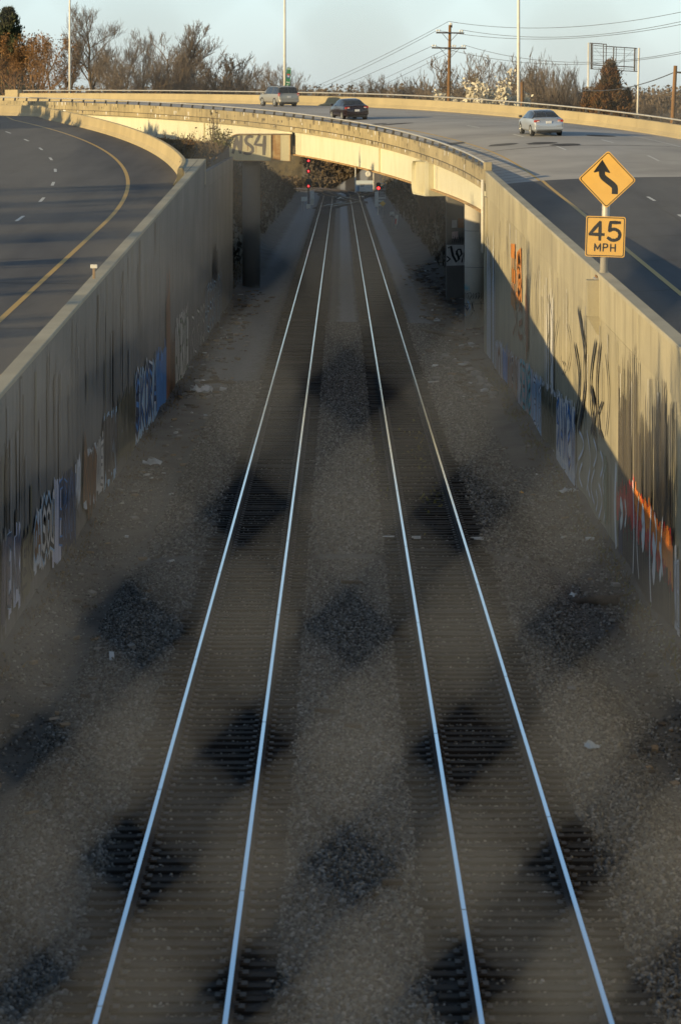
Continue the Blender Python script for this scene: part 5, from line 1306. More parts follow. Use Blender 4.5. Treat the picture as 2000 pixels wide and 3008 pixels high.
flat('blue_edge', [(-18 * k3, 2 * k3), (-15.2 * k3, 2 * k3), (-14.3 * k3, 20 * k3), (-17 * k3, 20 * k3)], -.22, M['board_blue'], nb, .1)
for i, (x0, x1, z) in enumerate(((-10, 1, 20), (-10, 0, 16.5), (6, 22, 20), (6, 24, 14), (-9, 4, 8))): mb = MB(); mb.box(x0 * k3, x1 * k3, -.262, -.252, z * k3, (z + 1.4) * k3); mb.build('print_line', M['frame_dark'] if i < 2 else M['steel'], fpn)
for x in (-20, 20): mb = MB(); mb.box(x * k3, x * k3 + .1, .11, .2, -1, 30 * k3); mb.build('leg', M['steel'], nb)
b = P(1044, 563, D3 - 4); r = thing('white_pole', 'slim white pole at the left edge of the white boards', 'pole', b); mb = MB(); mb.tube([(0, 0, -.5), (0, 0, 82 * k3)], .1, 8); mb.build('shaft', M['white_paint'], r)
b = P(1097, 563, D3 + 6); r = thing('dish_mast', 'round white dish on a thin mast above the white boards', 'dish', b); mb = MB(); mb.tube([(0, 0, -.5), (0, 0, 66 * k3), (-14 * k3, -.1, 53 * k3)], .06, 6); mb.build('mast', M['steel'], r)
mb = MB(); mb.lathe([(0, -.12), (.3, -.1), (.55, 0), (.56, .03), (.3, -.05), (0, -.07)], 24, Matrix.Translation((-15 * k3, -.2, 54 * k3)) @ Matrix.Rotation(pi / 2, 4, 'X')); mb.build('dish', M['white_paint'], r, True)

# ------------------------------------------------------------------ small things lying about
M['paper'] = mat('paper', (.62, .62, .60), .8); M['plastic'] = mat('plastic_bag', (.42, .50, .56), .4); M['card'] = speckle('cardboard', (.28, .2, .12), (.2, .14, .08), 6, .9); M['rubble'] = speckle('rubble', (.32, .30, .27), (.2, .19, .17), 5, .9); M['deadwood'] = speckle('dead_wood', (.12, .09, .065), (.07, .055, .04), 5, .9)
def ground_at(px, py):
    D = 60.0
    for _ in range(60):
        X = (px - 1000) / F * D; z = bedz(X, D); D2_ = F * (CZ - z) / (py - HY); D = D * .5 + D2_ * .5
    return Vector(((px - 1000) / F * D, D, bedz((px - 1000) / F * D, D)))
def crumple(name, label, cat, px, py, sx_, sy_, sz_, m, seed, group=None, on=None):
    rg = random.Random(seed); p = on or ground_at(px, py); mb = MB(); n = 7
    vs = [((i / (n - 1) - .5) * sx_ * (1 + rg.uniform(-.2, .2)), (j / (n - 1) - .5) * sy_ * (1 + rg.uniform(-.2, .2)), sz_ * (.25 + rg.random()) * (1 - abs(i / 3 - 1) * .5)) for j in range(n) for i in range(n)]
    mb.add(vs, [(j * n + i, j * n + i + 1, j * n + n + i + 1, j * n + n + i) for j in range(n - 1) for i in range(n - 1)])
    o = mb.build(name, m, None, False); o.location = p + Vector((0, 0, .03)); o.rotation_euler = (0, 0, rg.uniform(0, 6)); sd = o.modifiers.new('thick', 'SOLIDIFY'); sd.thickness = .006
    return tag(o, label, cat, group)
def flatbit(name, label, cat, px, py, w, h, m, rz, dz=.05, group=None):
    p = ground_at(px, py); mb = MB(); mb.bbox(-w / 2, w / 2, -h / 2, h / 2, 0, .02, .004); o = mb.build(name, m); o.location = p + Vector((0, 0, dz)); o.rotation_euler = (.12, .05, rz); return tag(o, label, cat, group)
flatbit('paper_sheet', 'upright white paper carton lying on the dark gravel left of the tracks', 'litter', 328, 1936, .1, .55, M['paper'], .1)
crumple('plastic_bag', 'torn pale plastic bag on the brown bank beside the left wall', 'litter', 445, 1370, .35, .6, .2, M['paper'], 3)
crumple('plastic_bag', 'white plastic bag with a red patch near the foot of the left wall', 'litter', 590, 1158, .7, .8, .35, M['paper'], 4)
crumple('paper_scrap', 'white scrap by the foot of the right wall', 'litter', 1672, 1450, .5, .4, .15, M['paper'], 5)
crumple('paper_scrap', 'small white scrap on the gravel right of the tracks, below the red graffiti', 'litter', 1684, 1758, .12, .2, .1, M['paper'], 6)
crumple('plastic_bag', 'pale bag caught on the gravel at the right, near the lower corner', 'litter', 1737, 2205, .22, .3, .12, M['plastic'], 7)
crumple('paper_scrap', 'orange scrap on the gravel right of the tracks', 'litter', 1531, 1453, .12, .15, .08, M['sign_yellow'], 8)
for i, (x0, x1, y) in enumerate(((1120, 1160, 1588), (1208, 1238, 1591), (1384, 1420, 1593))):
    p0, p1 = ground_at(x0, y), ground_at(x1, y); rg = random.Random(i)
    mb = MB()
    for j in range(4): a = p0.lerp(p1, rg.uniform(0, .3)); b = p0.lerp(p1, rg.uniform(.6, 1)); d = rg.uniform(-.25, .25); mb.box(a.x, b.x, a.y + d, a.y + d + .06, a.z + .1, a.z + .115)
    tag(mb.build('paint_splash', M['paper']), ('white splash on the ties just left of the right track', 'white splash between the rails of the right track', 'white splash on the tie ends right of the right track')[i], 'paint mark', 'white marks across the right track')
for lb, px, py, ln, an in (('split piece of dark timber in the gravel between the tracks, far down', 1033, 1718, .5, .1), ('dark timber offcut in the gravel between the tracks, near the bottom', 1150, 2606, .3, .2), ('dark stick in the gravel between the tracks', 960, 2098, .45, -.2), ('short dark board in the gravel beside the dark stick', 1036, 2142, .3, -.1)):
    p = ground_at(px, py); mb = MB(); mb.bbox(-ln / 2, ln / 2, -.05, .05, 0, .07, .01); o = mb.build('timber_offcut', M['deadwood']); o.location = p + Vector((0, 0, .03)); o.rotation_euler = (.05, .06, an); tag(o, lb, 'timber', 'timber scraps in the gravel')
p0 = ground_at(1236, 972); p1 = ground_at(1372, 1000); mb = MB(); mb.tube([p0 + Vector((0, 0, .1)), p0.lerp(p1, .3) + Vector((0, -.3, .12)), p0.lerp(p1, .7) + Vector((0, 0, .14)), p1 + Vector((0, 0, .1))], [.05, .1, .12, .09], 8); tag(mb.build('log', M['deadwood'], None, True), 'bleached log lying in front of the concrete column', 'log')
p0 = ground_at(590, 1130); p1 = ground_at(690, 1132); mb = MB(); mb.tube([p0 + Vector((0, 0, .1)), p0.lerp(p1, .5) + Vector((0, .4, .13)), p1 + Vector((0, 0, .1))], [.06, .09, .05], 7); tag(mb.build('branch', M['deadwood'], None, True), 'dead branch on the bank left of the tracks', 'branch')
p = ground_at(1752, 1778); mb = MB(); mb.tube([(-.7, 0, .05), (0, .05, .1), (.5, -.05, .1)], [.06, .12, .14], 8); o = mb.build('log', M['deadwood'], None, True); o.location = p; tag(o, 'short dark stump lying on the gravel below the red graffiti', 'log')
def rock(label, px, py, r, seed, group):
    rg = random.Random(seed); p = ground_at(px, py); import bmesh
    bm = bmesh.new(); bmesh.ops.create_icosphere(bm, subdivisions=1, radius=r)
    for v in bm.verts: v.co = Vector((v.co.x * rg.uniform(.8, 1.4), v.co.y * rg.uniform(.8, 1.2), v.co.z * rg.uniform(.4, .8)))
    me = bpy.data.meshes.new('rubble'); bm.to_mesh(me); bm.free(); me.materials.append(M['rubble']); o = put('concrete_chunk', me); o.location = p + Vector((0, 0, r * .2)); o.rotation_euler = (0, 0, rg.uniform(0, 6)); tag(o, label, 'rubble', group)
rg = random.Random(77)
ORD = 'first second third fourth fifth sixth seventh eighth ninth tenth eleventh twelfth thirteenth fourteenth fifteenth sixteenth'.split()
for i in range(16):
    f = i / 15; rock('broken concrete chunk at the foot of the right wall, ' + ORD[i] + ' from the column', 1362 + f * 92 + rg.uniform(-9, 9), 1072 + f * 88 + rg.uniform(-9, 9), rg.uniform(.13, .3), 100 + i, 'rubble along the foot of the right wall')
rock('pale concrete block beside the dark stump on the right gravel', 1775, 1770, .2, 140, None)
# heaps of mixed rubbish and dirt at the edges of the cutting: nobody could count it
mb = MB(); rg = random.Random(9); 
for i in range(900):
    k = rg.random()
    if k < .45: D = rg.uniform(120, 250); X = 5.3 + rg.gauss(0, .7) + (1.0 if D > 150 else 0)
    elif k < .8: D = rg.uniform(90, 210); X = -5.9 + rg.gauss(0, .6)
    else: D = rg.uniform(45, 110); X = rg.choice([-5.6, 5.9]) + rg.gauss(0, .7)
    if abs(X) > 6.85 and D < 150: continue
    s = rg.uniform(.05, .2) * (1.0 if D > 120 else .6); z = groundz(X, D) + .02
    Mx = Matrix.Translation((X, D, z + s * .2)) @ Matrix.Rotation(rg.uniform(0, 6), 4, 'Z') @ Matrix.Rotation(rg.uniform(-.4, .4), 4, 'X')
    mb.box(-s, s, -s * rg.uniform(.3, .9), s * .6, -.02, s * rg.uniform(.1, .5), rg.choice([0, 0, 0, 0, 0, 1, 1, 1, 3, 3, 2 if rg.random() < .7 else 0]), Mx)
tag(mb.build('litter', [M['deadwood'], M['rubble'], M['paper'], M['card']]), 'scattered rubbish, sticks and broken stone along both edges of the cutting', kind='stuff')
p = P(281, 812, wD(WL - .15, 281)); mb = MB(); st_ = thing('wooden_stake', 'small pale wooden stake standing on top of the left wall', 'stake', (WL - .2, p.y, wall_l_top(p.y))); mb.bbox(-.035, .035, -.035, .035, -.02, .36, .006); mb.build('upright', M['card'], st_); mb = MB(); mb.bbox(-.1, .1, -.045, .045, .3, .41, .006); mb.build('head', M['white_paint'], st_)
for lb, x, y in (('grey scrap on the road shoulder behind the left wall', 168, 915), ('small brown scrap on the road shoulder near the left edge', 25, 1082)):
    D = wD(WL - .75, x); o = crumple('paper_scrap', lb, 'litter', 0, 0, .3, .35, .16, M['rubble'] if x > 100 else M['card'], int(x), None, Vector((WL - .75, D, lroad_z(D))))
# ------------------------------------------------------------------ trees
M['bark'] = randomised('bark_grey_brown', [(.13, .095, .06), (.17, .12, .07), (.11, .085, .06)], .9)
M['bark_warm'] = speckle('bark_warm', (.26, .15, .06), (.17, .10, .045), 2, .9)
M['twig'] = randomised('twigs', [(.15, .118, .09), (.18, .135, .095), (.12, .098, .08)], .9)
M['twig_warm'] = randomised('warm_twigs', [(.22, .12, .05), (.28, .15, .055)], .9)
M['leaf_brown'] = randomised('withered_leaf', [(.20, .10, .03), (.26, .13, .035)], .8, 1.5)
M['cedar_leaf'] = speckle('cedar_leaf', (.17, .075, .018), (.075, .05, .018), 1.4, .85, lo=.4, hi=.6)
M['pine_leaf'] = speckle('pine_leaf', (.03, .05, .018), (.06, .055, .02), 1.2, .85)
M['blossom'] = mat('blossom', (.72, .66, .52), .8)
M['brush'] = speckle('brush_brown', (.135, .095, .058), (.09, .07, .048), .5, .9, lo=.35, hi=.65)
M['brush_gold'] = speckle('brush_gold', (.125, .085, .04), (.055, .042, .022), .35, .9, lo=.4, hi=.62)
M['scrub_shaded'] = speckle('shaded_scrub', (.055, .042, .026), (.03, .026, .018), 1, .9)  # the shade on the banks is put into this darker scrub colour
M['weed'] = speckle('dry_weed', (.19, .13, .06), (.085, .065, .035), 1.3, .9)
M['weed_green'] = speckle('green_weed', (.11, .11, .03), (.17, .15, .05), 2, .85)
def leafquad(mb, p, s, rg, mi=0):
    a = Vector((rg.gauss(0, 1), rg.gauss(0, 1), rg.gauss(0, 1))).normalized(); b = a.cross(Vector((rg.gauss(0, 1), rg.gauss(0, 1), rg.gauss(0, 1)))).normalized()
    mb.add([p + a * s, p + b * s * .6, p - a * s, p - b * s * .6], [(0, 1, 2, 3)], mi)
def tree_meshes(seed, h, trunk_r=.2, first=.25, spread=.42, up=.55, forks=1, dens=1.0, wig=.18, twig_r=.011, leaves=0, leaf_s=.12, base_w=1.0):
    """returns (trunk MB, crown MB, leaf MB) of a bare tree of height h"""
    rg = random.Random(seed); T, C, Lf = MB(), MB(), MB(); tips = []
    def grow(p, d, ln, r, lev, mb):
        n = 5 if lev < 2 else (4 if lev == 2 else 3); pts, rs = [p], [r]; q = p; dd = d
        for i in range(n):
            dd = (dd + Vector((rg.gauss(0, wig), rg.gauss(0, wig), rg.gauss(0, wig) + .05 + .05 * lev * up))).normalized(); q = q + dd * (ln / n); pts.append(q); rs.append(max(twig_r, r * (1 - .72 * (i + 1) / n)))
        mb.tube(pts if lev < 4 else pts[::3], rs if lev < 4 else rs[::3], 6 if lev < 2 else (4 if lev == 2 else 3), cap=False)
        if lev >= 4: tips.append(q); return
        k = {0: int(13 * dens), 1: int(7 * dens), 2: int(6 * dens), 3: int(5 * dens)}[lev]
        for i in range(k):
            f = (first + (1 - first) * (i + rg.random()) / k) if lev == 0 else .2 + .8 * (i + rg.random() * .8) / k
            f = min(.99, f); j = f * n; a = pts[int(j)]; b = pts[min(n, int(j) + 1)]; o = a.lerp(b, j - int(j))
            ax = (b - a).normalized(); s = ax.cross(Vector((rg.gauss(0, 1), rg.gauss(0, 1), rg.gauss(0, 1)))).normalized()
            ang = rg.uniform(.45, 1.0) if lev == 0 else rg.uniform(.35, .85)
            nd = (ax * cos(ang) + s * sin(ang) + Vector((0, 0, up * .4))).normalized()
            l2 = {0: h * spread * (1.15 - .65 * f), 1: ln * .55, 2: ln * .55, 3: ln * .55}[lev] * rg.uniform(.7, 1.2)
            grow(o, nd, l2, max(twig_r, rs[int(j)] * (.5 if lev == 0 else .48)), lev + 1, T if lev == 0 else C)
    for i in range(forks):
        d = Vector((rg.gauss(0, .22), rg.gauss(0, .22), 1)).normalized() if forks > 1 else Vector((rg.gauss(0, .05), rg.gauss(0, .05), 1)).normalized()
        grow(Vector((rg.uniform(-.2, .2) * (forks > 1), rg.uniform(-.2, .2) * (forks > 1), 0)), d, h * (rg.uniform(.8, 1) if forks > 1 else .86), trunk_r, 0, T)
    top = max(v[2] for v in C.v) if C.v else h
    k = h / max(top, .1)
    for m_ in (T, C): m_.v = [(x * k, y * k, z * k) for x, y, z in m_.v]
    if leaves:
        for i in range(leaves): leafquad(Lf, tips[rg.randrange(len(tips))] * k + Vector((rg.gauss(0, .3), rg.gauss(0, .3), rg.gauss(0, .3))), leaf_s * rg.uniform(.6, 1.4), rg)
    return T, C, Lf
PROTO = {}
def proto(key, bark, twig, leafm=None, **kw):
    T, C, Lf = tree_meshes(**kw)
    PROTO[key] = (T.mesh('trunk', bark), C.mesh('crown', twig), Lf.mesh('leaves', leafm) if leafm else None, kw['h'])
proto('tall', M['bark'], M['twig'], seed=1, h=12, trunk_r=.26, first=.28, spread=.36, forks=1, dens=1.15, wig=.12, up=.6)
proto('fork', M['bark'], M['twig'], seed=5, h=10, trunk_r=.2, first=.3, spread=.34, forks=2, dens=.95, wig=.13, up=.65)
proto('lean', M['bark'], M['twig'], seed=9, h=10, trunk_r=.2, first=.3, spread=.40, forks=3, dens=.8, wig=.14, up=.6)
proto('bushy', M['bark'], M['twig'], seed=12, h=7, trunk_r=.14, first=.1, spread=.42, forks=4, dens=.8, wig=.18, up=.7)
proto('warm', M['bark_warm'], M['twig_warm'], M['leaf_brown'], seed=17, h=10, trunk_r=.2, first=.15, spread=.36, forks=2, dens=.9, wig=.2, leaves=1600, leaf_s=.13)
proto('warm2', M['bark_warm'], M['twig_warm'], M['leaf_brown'], seed=23, h=9, trunk_r=.18, first=.12, spread=.4, forks=3, dens=.75, wig=.2, leaves=900, leaf_s=.12)
proto('upright', M['bark'], M['twig'], seed=31, h=8, trunk_r=.13, first=.08, spread=.5, forks=5, dens=.72, wig=.12, up=1.2)
def tree(key, px, ytop, D, label, group, zroot=None, wide=1.0, rz=0.0, name='bare_tree', cat='tree', lean=0.0):
    T, C, Lf, h = PROTO[key]; X = (px - 1000) / F * D
    z0 = groundz(X, D) - .2 if zroot is None else zroot
    zt_ = CZ - (ytop - HY) / F * D; s = (zt_ - z0) / h
    r = thing(name, label, cat, (X, D, z0), rz, group); r.rotation_euler = (0, lean, rz); r.scale = (s * wide, s * wide, s)
    put('trunk', T, r); put('crown', C, r)
    if Lf: put('leaves', Lf, r)
    return r
GL_, GR_ = 'bare trees beyond the flyover on the left', 'bare trees beyond the flyover on the right'
tree('warm', 28, 95, 322, 'orange brown tree with withered leaves at the very left edge', GL_, rz=.4)
tree('warm2', 105, 88, 318, 'orange brown tree between the left edge and the first light pole, taller neighbour', GL_, rz=2)
tree('warm', 165, 100, 330, 'orange brown tree just left of the first light pole', GL_, rz=3.1)
tree('tall', 284, 3, 330, 'tallest bare tree with a broad fan of branches right of the first light pole', GL_, wide=1.15, rz=1)
tree('fork', 232, 130, 345, 'slender bare tree half hidden by the first light pole', GL_, rz=2.2)
tree('lean', 365, 78, 350, 'grey bare tree filling the gap right of the tallest tree', GL_, rz=.3)
tree('fork', 452, 52, 335, 'bare tree with two upright leaders, second tallest on the left', GL_, rz=1.4, wide=1.1)
tree('lean', 545, 78, 325, 'open bare tree whose limbs spread out to the right over empty sky', GL_, rz=5.2, wide=1.2)
tree('bushy', 410, 150, 315, 'low bare thicket tree under the second tallest tree', GL_, rz=.7)
tree('bushy', 325, 150, 318, 'low bare thicket tree under the tallest tree', GL_, rz=1.9)
tree('bushy', 492, 165, 316, 'low bare thicket tree left of the open spreading tree', GL_, rz=2.9)
tree('tall', 205, 112, 350, 'bare tree standing directly behind the first light pole', GL_, rz=2.6)
tree('tall', 412, 92, 352, 'bare tree between the tallest tree and the one with two leaders', GL_, rz=4.4, wide=.9)
tree('fork', 498, 104, 348, 'thin bare tree just right of the one with two leaders', GL_, rz=.9)
tree('lean', 605, 138, 352, 'bare tree at the right end of the row, just before the gap of open sky', GL_, rz=3.6)
tree('fork', 690, 150, 360, 'small rounded bare tree left of the green mile marker', GL_, rz=.2, wide=1.3)
tree('bushy', 655, 215, 350, 'low bare tree behind the roof of the grey vehicle, on its left', GL_, rz=2.5)
tree('bushy', 805, 175, 690, 'bare tree behind the green mile marker', GL_, rz=1.1)
tree('bushy', 868, 222, 700, 'small bare tree just right of the green mile marker', GL_, rz=3.7)
tree('bushy', 735, 205, 690, 'low bare tree above the grey vehicle', GL_, rz=4.7)
tree('bushy', 1095, 212, 690, 'small bare tree above the dark maroon sedan', GR_, rz=.5)
tree('bushy', 1180, 230, 700, 'low brown tree midway between the dark sedan and the timber pole', GR_, rz=1.5)
tree('bushy', 1245, 215, 350, 'bare tree just left of the timber utility pole', GR_, rz=2.7)
tree('upright', 1290, 185, 345, 'thin bare tree partly behind the timber utility pole', GR_, rz=.9)
tree('bushy', 1400, 150, 320, 'wide bare tree right of the timber utility pole', GR_, rz=3.3, wide=1.25)
tree('lean', 1470, 140, 330, 'bare tree rising behind the white blossom', GR_, rz=4.1, wide=1.1)
tree('upright', 1590, 132, 310, 'large round bare tree right of the third light pole', GR_, rz=2.1, wide=1.25)
tree('upright', 1660, 160, 305, 'bare tree between the large round tree and the billboard frame', GR_, rz=.2, wide=1.1)
tree('bushy', 1545, 190, 300, 'bushy bare tree behind the short timber stub', GR_, rz=1.2)
tree('upright', 1922, 283, 330, 'small round bare tree between the cedar and the leaning timber pole', GR_, rz=1.3, wide=1.5)
tree('bushy', 1990, 318, 300, 'low bare bush at the right edge behind the leaning timber pole', GR_, rz=.6)
# trees standing left of the left road, outside the picture: their shadows fall across the road and the walls
for i, (X, D, h, k) in enumerate(((-29, 43, 11.5, 'bushy'), (-34, 36, 10.5, 'warm'), (-31, 92, 9.5, 'fork'), (-36, 110, 9, 'bushy'), (-34, 130, 9.5, 'warm'), (-30, 68, 8.5, 'bushy'), (-33, 79, 8.8, 'lean'), (-31, 102, 8, 'bushy'), (-34, 121, 8.5, 'warm2'))):
    T, C, Lf, hh_ = PROTO[k]; r = thing('bare_tree', 'bare tree on the far verge of the left road, ' + ORD[i] + ' from the viewer', 'tree', (X, D, groundz(X, D) - .2), i, 'roadside trees on the verge of the left road')
    r.scale = (h / hh_,) * 3; put('trunk', T, r); put('crown', C, r)
    if Lf: put('leaves', Lf, r)
def conifer(name, label, px, ytop, D, w, leafm, n, seed, ls, z0=None, droop=.1, ex=.75):
    rg = random.Random(seed); X = (px - 1000) / F * D; z0 = groundz(X, D) - .2 if z0 is None else z0; H = CZ - (ytop - HY) / F * D - z0
    r = thing(name, label, 'tree', (X, D, z0)); mb = MB(); mb.tube([(0, 0, 0), (0, 0, H * .96)], [.2, .02], 8); mb.build('trunk', M['bark_warm'], r)
    mb = MB(); lobes = [(rg.uniform(0, 2 * pi), rg.uniform(.05, .98), rg.uniform(.7, 1.12)) for _ in range(90)]
    for a, f, k in lobes:
        R_ = w * (1 - f) ** ex * k + .12; ln = R_; st = Vector((0, 0, H * f)); d = Vector((cos(a), sin(a), .55 - droop)).normalized()
        mb.tube([st - Vector((0, 0, R_ * .4)), st + d * ln - Vector((0, 0, R_ * .4))], [.04, .01], 3, 1, cap=False)
        for i in range(n // 90):
            q = rg.random() ** .6; p = st - Vector((0, 0, R_ * .4)) + d * (ln * q) + Vector((rg.gauss(0, .13 + .1 * R_), rg.gauss(0, .13 + .1 * R_), rg.gauss(0, .13 + .12 * R_)))
            s = ls * rg.uniform(.6, 1.5); dd = (d * .6 + Vector((rg.gauss(0, .4), rg.gauss(0, .4), .7 + rg.gauss(0, .3)))).normalized(); sd = dd.cross(Vector((rg.gauss(0, 1), rg.gauss(0, 1), rg.gauss(0, 1)))).normalized()
            mb.add([p + dd * s * 1.4, p + sd * s * .38, p - dd * s * .6, p - sd * s * .38], [(0, 1, 2, 3)])
    mb.build('crown', [leafm, M['bark_warm']], r); return r
conifer('cedar_tree', 'dense rust brown cedar in front of the empty billboard frame', 1790, 178, 262, 2.7, M['cedar_leaf'], 22000, 3, .13)
conifer('cedar_tree', 'smaller rust brown cedar crowding the left foot of the big cedar', 1728, 262, 268, 1.3, M['cedar_leaf'], 5000, 4, .13)
conifer('cedar_tree', 'smaller rust brown cedar at the right foot of the big cedar', 1840, 262, 264, .9, M['cedar_leaf'], 4000, 5, .12)
conifer('pine_tree', 'dark green pine top showing above the orange brown trees at the left edge', 22, 20, 350, 4.6, M['pine_leaf'], 20000, 6, .2)
for i, (X, D, T_) in enumerate(((-47, 203, 14.7), (-48, 208, 14.9), (-47, 213, 14.7), (-48, 218, 14.9), (-47, 223, 14.8), (-47, 228, 14.9), (-48, 258, 15.2))):  # unseen pines added, blunt topped, to throw solid shade on barrier and parapet
    conifer('pine_tree', 'unseen pine added to shade the bend of the left road, ' + ORD[i] + ' from the viewer', 1000 + X / D * F, HY - (T_ - CZ) / D * F, D, 3.0, M['pine_leaf'], 9000, 60 + i, .3, ex=.2)
def blossom_tree(px, ytop, D, w, n, seed, label):
    rg = random.Random(seed); T, C, Lf, h = PROTO['upright']; r = tree('upright', px, ytop, D, label, 'white blossoming trees', rz=seed, name='blossom_tree', wide=w)
    mb = MB(); vs = C.vertices
    for i in range(n):
        v = Vector(vs[rg.randrange(len(vs))].co); 
        for j in range(3): leafquad(mb, v + Vector((rg.gauss(0, .12), rg.gauss(0, .12), rg.gauss(0, .12))), rg.uniform(.07, .15), rg)
    mb.build('blossom', M['blossom'], r)
blossom_tree(1498, 232, 270, .9, 4500, 9, 'small white blossoming tree partly behind the third light pole'); blossom_tree(1462, 208, 268, 1.05, 6500, 7, 'white blossoming tree just left of the third light pole'); blossom_tree(1405, 238, 272, 1.15, 5500, 8, 'lower white blossoming tree nearer to the utility pole')

# ------------------------------------------------------------------ brush and weeds nobody could count
def brush(name, label, area, n, h, m, seed, blade=.05, leaf=.12, lean=.35, lf=.5):
    rg = random.Random(seed); mb = MB()
    for i in range(n):
        X, D = area(rg); z = groundz(X, D); p = Vector((X, D, z - .05)); hh_ = h(X, D, rg)
        d = Vector((rg.gauss(0, lean), rg.gauss(0, lean), 1)).normalized() * hh_; s = Vector((rg.gauss(0, 1), rg.gauss(0, 1), 0)).normalized() * blade * rg.uniform(.5, 1.2)
        q = p + d * .55 + Vector((rg.gauss(0, .12), rg.gauss(0, .12), 0)) * hh_ * .4
        mb.add([p - s, p + s, q + s * .7, q - s * .7, p + d], [(0, 1, 2, 3), (3, 2, 4)], rg.choice([0, 0, 1]))
        if rg.random() < lf:
            for j in range(3): leafquad(mb, p + d * rg.uniform(.3, 1.0) + Vector((rg.gauss(0, .15), rg.gauss(0, .15), 0)) * hh_ * .5, leaf * rg.uniform(.5, 1.5), rg, rg.choice([0, 1]))
    return tag(mb.build(name, m), label, kind='stuff')
def far_edge(lo, hi):
    def f(rg): 
        px = rg.uniform(lo, hi); D = rg.uniform(315, 385) if not 760 < px < 1230 else rg.uniform(675, 760); return (px - 1000) / F * D, D
    return f
brush('undergrowth', 'brown leafless undergrowth beneath the trees beyond the flyover on the left', far_edge(-40, 960), 9000, lambda X, D, r: r.uniform(.7, 2.5) * D / 340, [M['brush'], M['leaf_brown']], 1, .035, .10, .25, .3)
brush('undergrowth', 'brown leafless undergrowth beneath the trees beyond the flyover on the right', far_edge(960, 2040), 9000, lambda X, D, r: r.uniform(1.6, 3.4) * (1 if X < 26 else .6) * D / 340, [M['brush'], M['twig']], 2, .035, .10, .25, .3)
def rough_bank(rg):
    D = rg.uniform(205, 560); s = rg.choice([-1, 1]); u = rg.uniform(7.8, 16); return xc(D) + s * u, D
brush('bank_scrub', 'scrub coloured dark to stand for shade on both banks beyond the flyover', rough_bank, 7000, lambda X, D, r: r.uniform(.3, 1.5), [M['scrub_shaded'], M['scrub_shaded']], 3, .06, .16, .4, .8)
def hill_area(rg): D = rg.uniform(604, 650); return rg.uniform(-34, 34) + xc(min(D, 600)) * .5, D
brush('hillside_scrub', 'sunlit golden brown scrub covering the hillside at the end of the tracks', hill_area, 14000, lambda X, D, r: r.uniform(.8, 2.6), [M['brush_gold'], M['brush']], 4, .1, .34, .5, 1.0)
def mound(rg):
    while True:
        D = rg.uniform(158, 236); X = rg.uniform(-24, -7.3)
        pl_, ph = lr(max(0, D - 122), 3.4)
        if X > lr(D - 120 if D > 130 else 0, 3.2)[0].x + .2: return X, D
brush('weeds', 'tangle of dry brown weeds on the bank between the left barrier and the flyover girder', mound, 4200, lambda X, D, r: r.uniform(.25, 1.0) * (1.5 if r.random() < .12 else 1), [M['weed'], M['brush']], 5, .02, .07, .4, .5)
brush('weeds', 'low dry grass along the foot of the right wall', lambda r: (6.7 + r.gauss(0, .16), r.uniform(45, 140)), 1400, lambda X, D, r: r.uniform(.1, .35), [M['weed'], M['weed_green']], 6, .02, .04, .5, .3)
brush('weeds', 'low dry grass along the foot of the left wall', lambda r: (-6.7 + r.gauss(0, .12), r.uniform(45, 190)), 1200, lambda X, D, r: r.uniform(.08, .3), [M['weed'], M['brush']], 7, .02, .04, .5, .3)
brush('moss_tufts', 'small green tufts growing between the rails of the right track', lambda r: (r.choice([2.6, 1.3, 2.9]) + r.gauss(0, .3), r.choice([88, 97, 104]) + r.gauss(0, 3)), 500, lambda X, D, r: r.uniform(.05, .2), [M['weed_green'], M['weed_green']], 8, .02, .05, .5, .6)
def shrub(label, px, py, D, h, w, n, seed, m):
    rg = random.Random(seed); X = (px - 1000) / F * D; z = groundz(X, D); r = thing('shrub', label, 'shrub', (X, D, z - .05)); st = MB(); lf = MB()
    for i in range(18):
        d = Vector((rg.gauss(0, w * .45), rg.gauss(0, w * .4), h * rg.uniform(.6, 1.1))); st.tube([Vector(), d * .5 + Vector((rg.gauss(0, .1), 0, 0)), d], [.022, .015, .008], 4, cap=False)
        for j in range(n // 18): leafquad(lf, d * rg.uniform(.35, 1.05) + Vector((rg.gauss(0, .12), rg.gauss(0, .12), rg.gauss(0, .1))), rg.uniform(.04, .1), rg)
    st.build('stems', M['bark'], r); lf.build('leaves', m, r)
shrub('olive green shrub overlapping the rounded end of the lettered beam', 653, 440, 186, 1.5, 1.0, 420, 1, M['weed_green'])
shrub('brown tufted shrub against the cream girder, right one', 428, 380, 210, 1.25, .45, 200, 2, M['weed'])
shrub('brown tufted shrub against the cream girder, left one', 380, 365, 222, 1.15, .3, 160, 3, M['weed'])
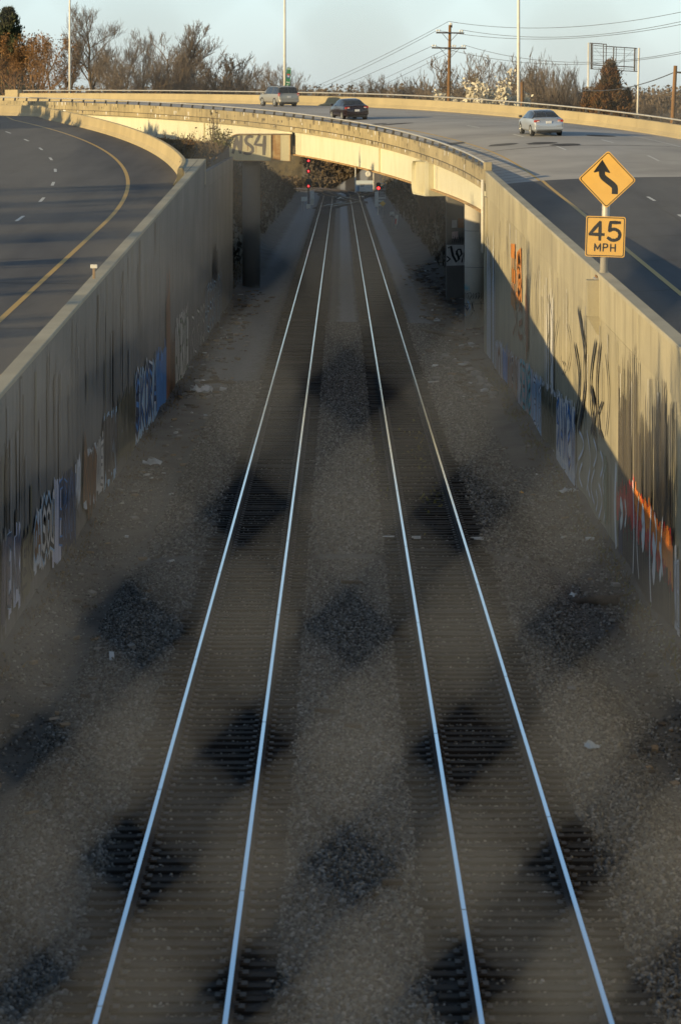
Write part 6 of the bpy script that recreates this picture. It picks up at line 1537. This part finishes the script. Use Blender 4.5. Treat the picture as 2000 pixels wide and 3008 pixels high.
shrub('dry shrub with bright orange leaves behind the end of the barrier', 556, 430, 184, .95, .45, 150, 4, M['leaf_brown'])
shrub('tall thin dry shrub in front of the cream girder', 630, 420, 190, 2.3, .35, 60, 5, M['weed'])

# ------------------------------------------------------------------ the footbridge the viewer stands on and its chain-link fence
mb = MB(); mb.box(-14, 14, -3.5, 1.6, 7.9, 8.62); tag(mb.build('bridge_pavement', M['cap']), 'concrete walkway of the bridge the picture is taken from', kind='structure')
M['galv'] = speckle('weathered_galvanised_wire', (.235, .252, .28), (.17, .182, .205), 9, .6, .15)
FY = 1.0; PIT = 636 / F * FY; Q = 700 / F * FY
fx0 = (1046 - 1000) / F * FY; fz0 = CZ - (96 - HY) / F * FY
fence = thing('chain_link_fence', 'out of focus chain-link fence standing right in front of the viewer', 'fence', (0, FY, 8.62))
wm = []
for odd in (0, 1):
    mb = MB(); pts = []; nz = 44; m0 = -42
    for m_ in range(m0, m0 + nz * 2):
        side = (m_ + odd) % 2
        for dz__ in (-.005, .005): pts.append((side * PIT / 2 + (.0012 if side == 0 else -.0012), .0026 * (1 if side else -1), m_ * Q / 2 + dz__))
    mb.tube(pts, .0016, 6); wm.append(mb.mesh('wire', M['galv'], True))
rgf = random.Random(14)
for i in range(-134, 135):
    o = put('wire', wm[i % 2], fence); o.location = (fx0 + i * PIT / 2 + rgf.uniform(-.0022, .0022), rgf.uniform(-.004, .004), fz0 - 8.62 + rgf.uniform(-.003, .003)); o.rotation_euler = (0, rgf.uniform(-.004, .004), 0)
for x in (-4.6, -1.75, 1.75, 4.6):
    mb = MB(); mb.tube([(x, .05, 0), (x, .05, 2.55)], .03, 14); mb.build('fence_post', M['galv'], fence, True)
mb = MB(); mb.tube([(-4.7, .05, 2.57), (4.7, .05, 2.57)], .021, 12); mb.build('top_rail', M['galv'], fence, True)

brush('distant_woods', 'grey brown woods along the horizon', lambda r: ((lambda px, D: ((px - 1000) / F * D, D))(r.uniform(-300, 2300), r.uniform(760, 1150))), 12000, lambda X, D, r: r.uniform(3, 8.5), [M['brush'], M['twig']], 11, .12, .5, .2, .8)
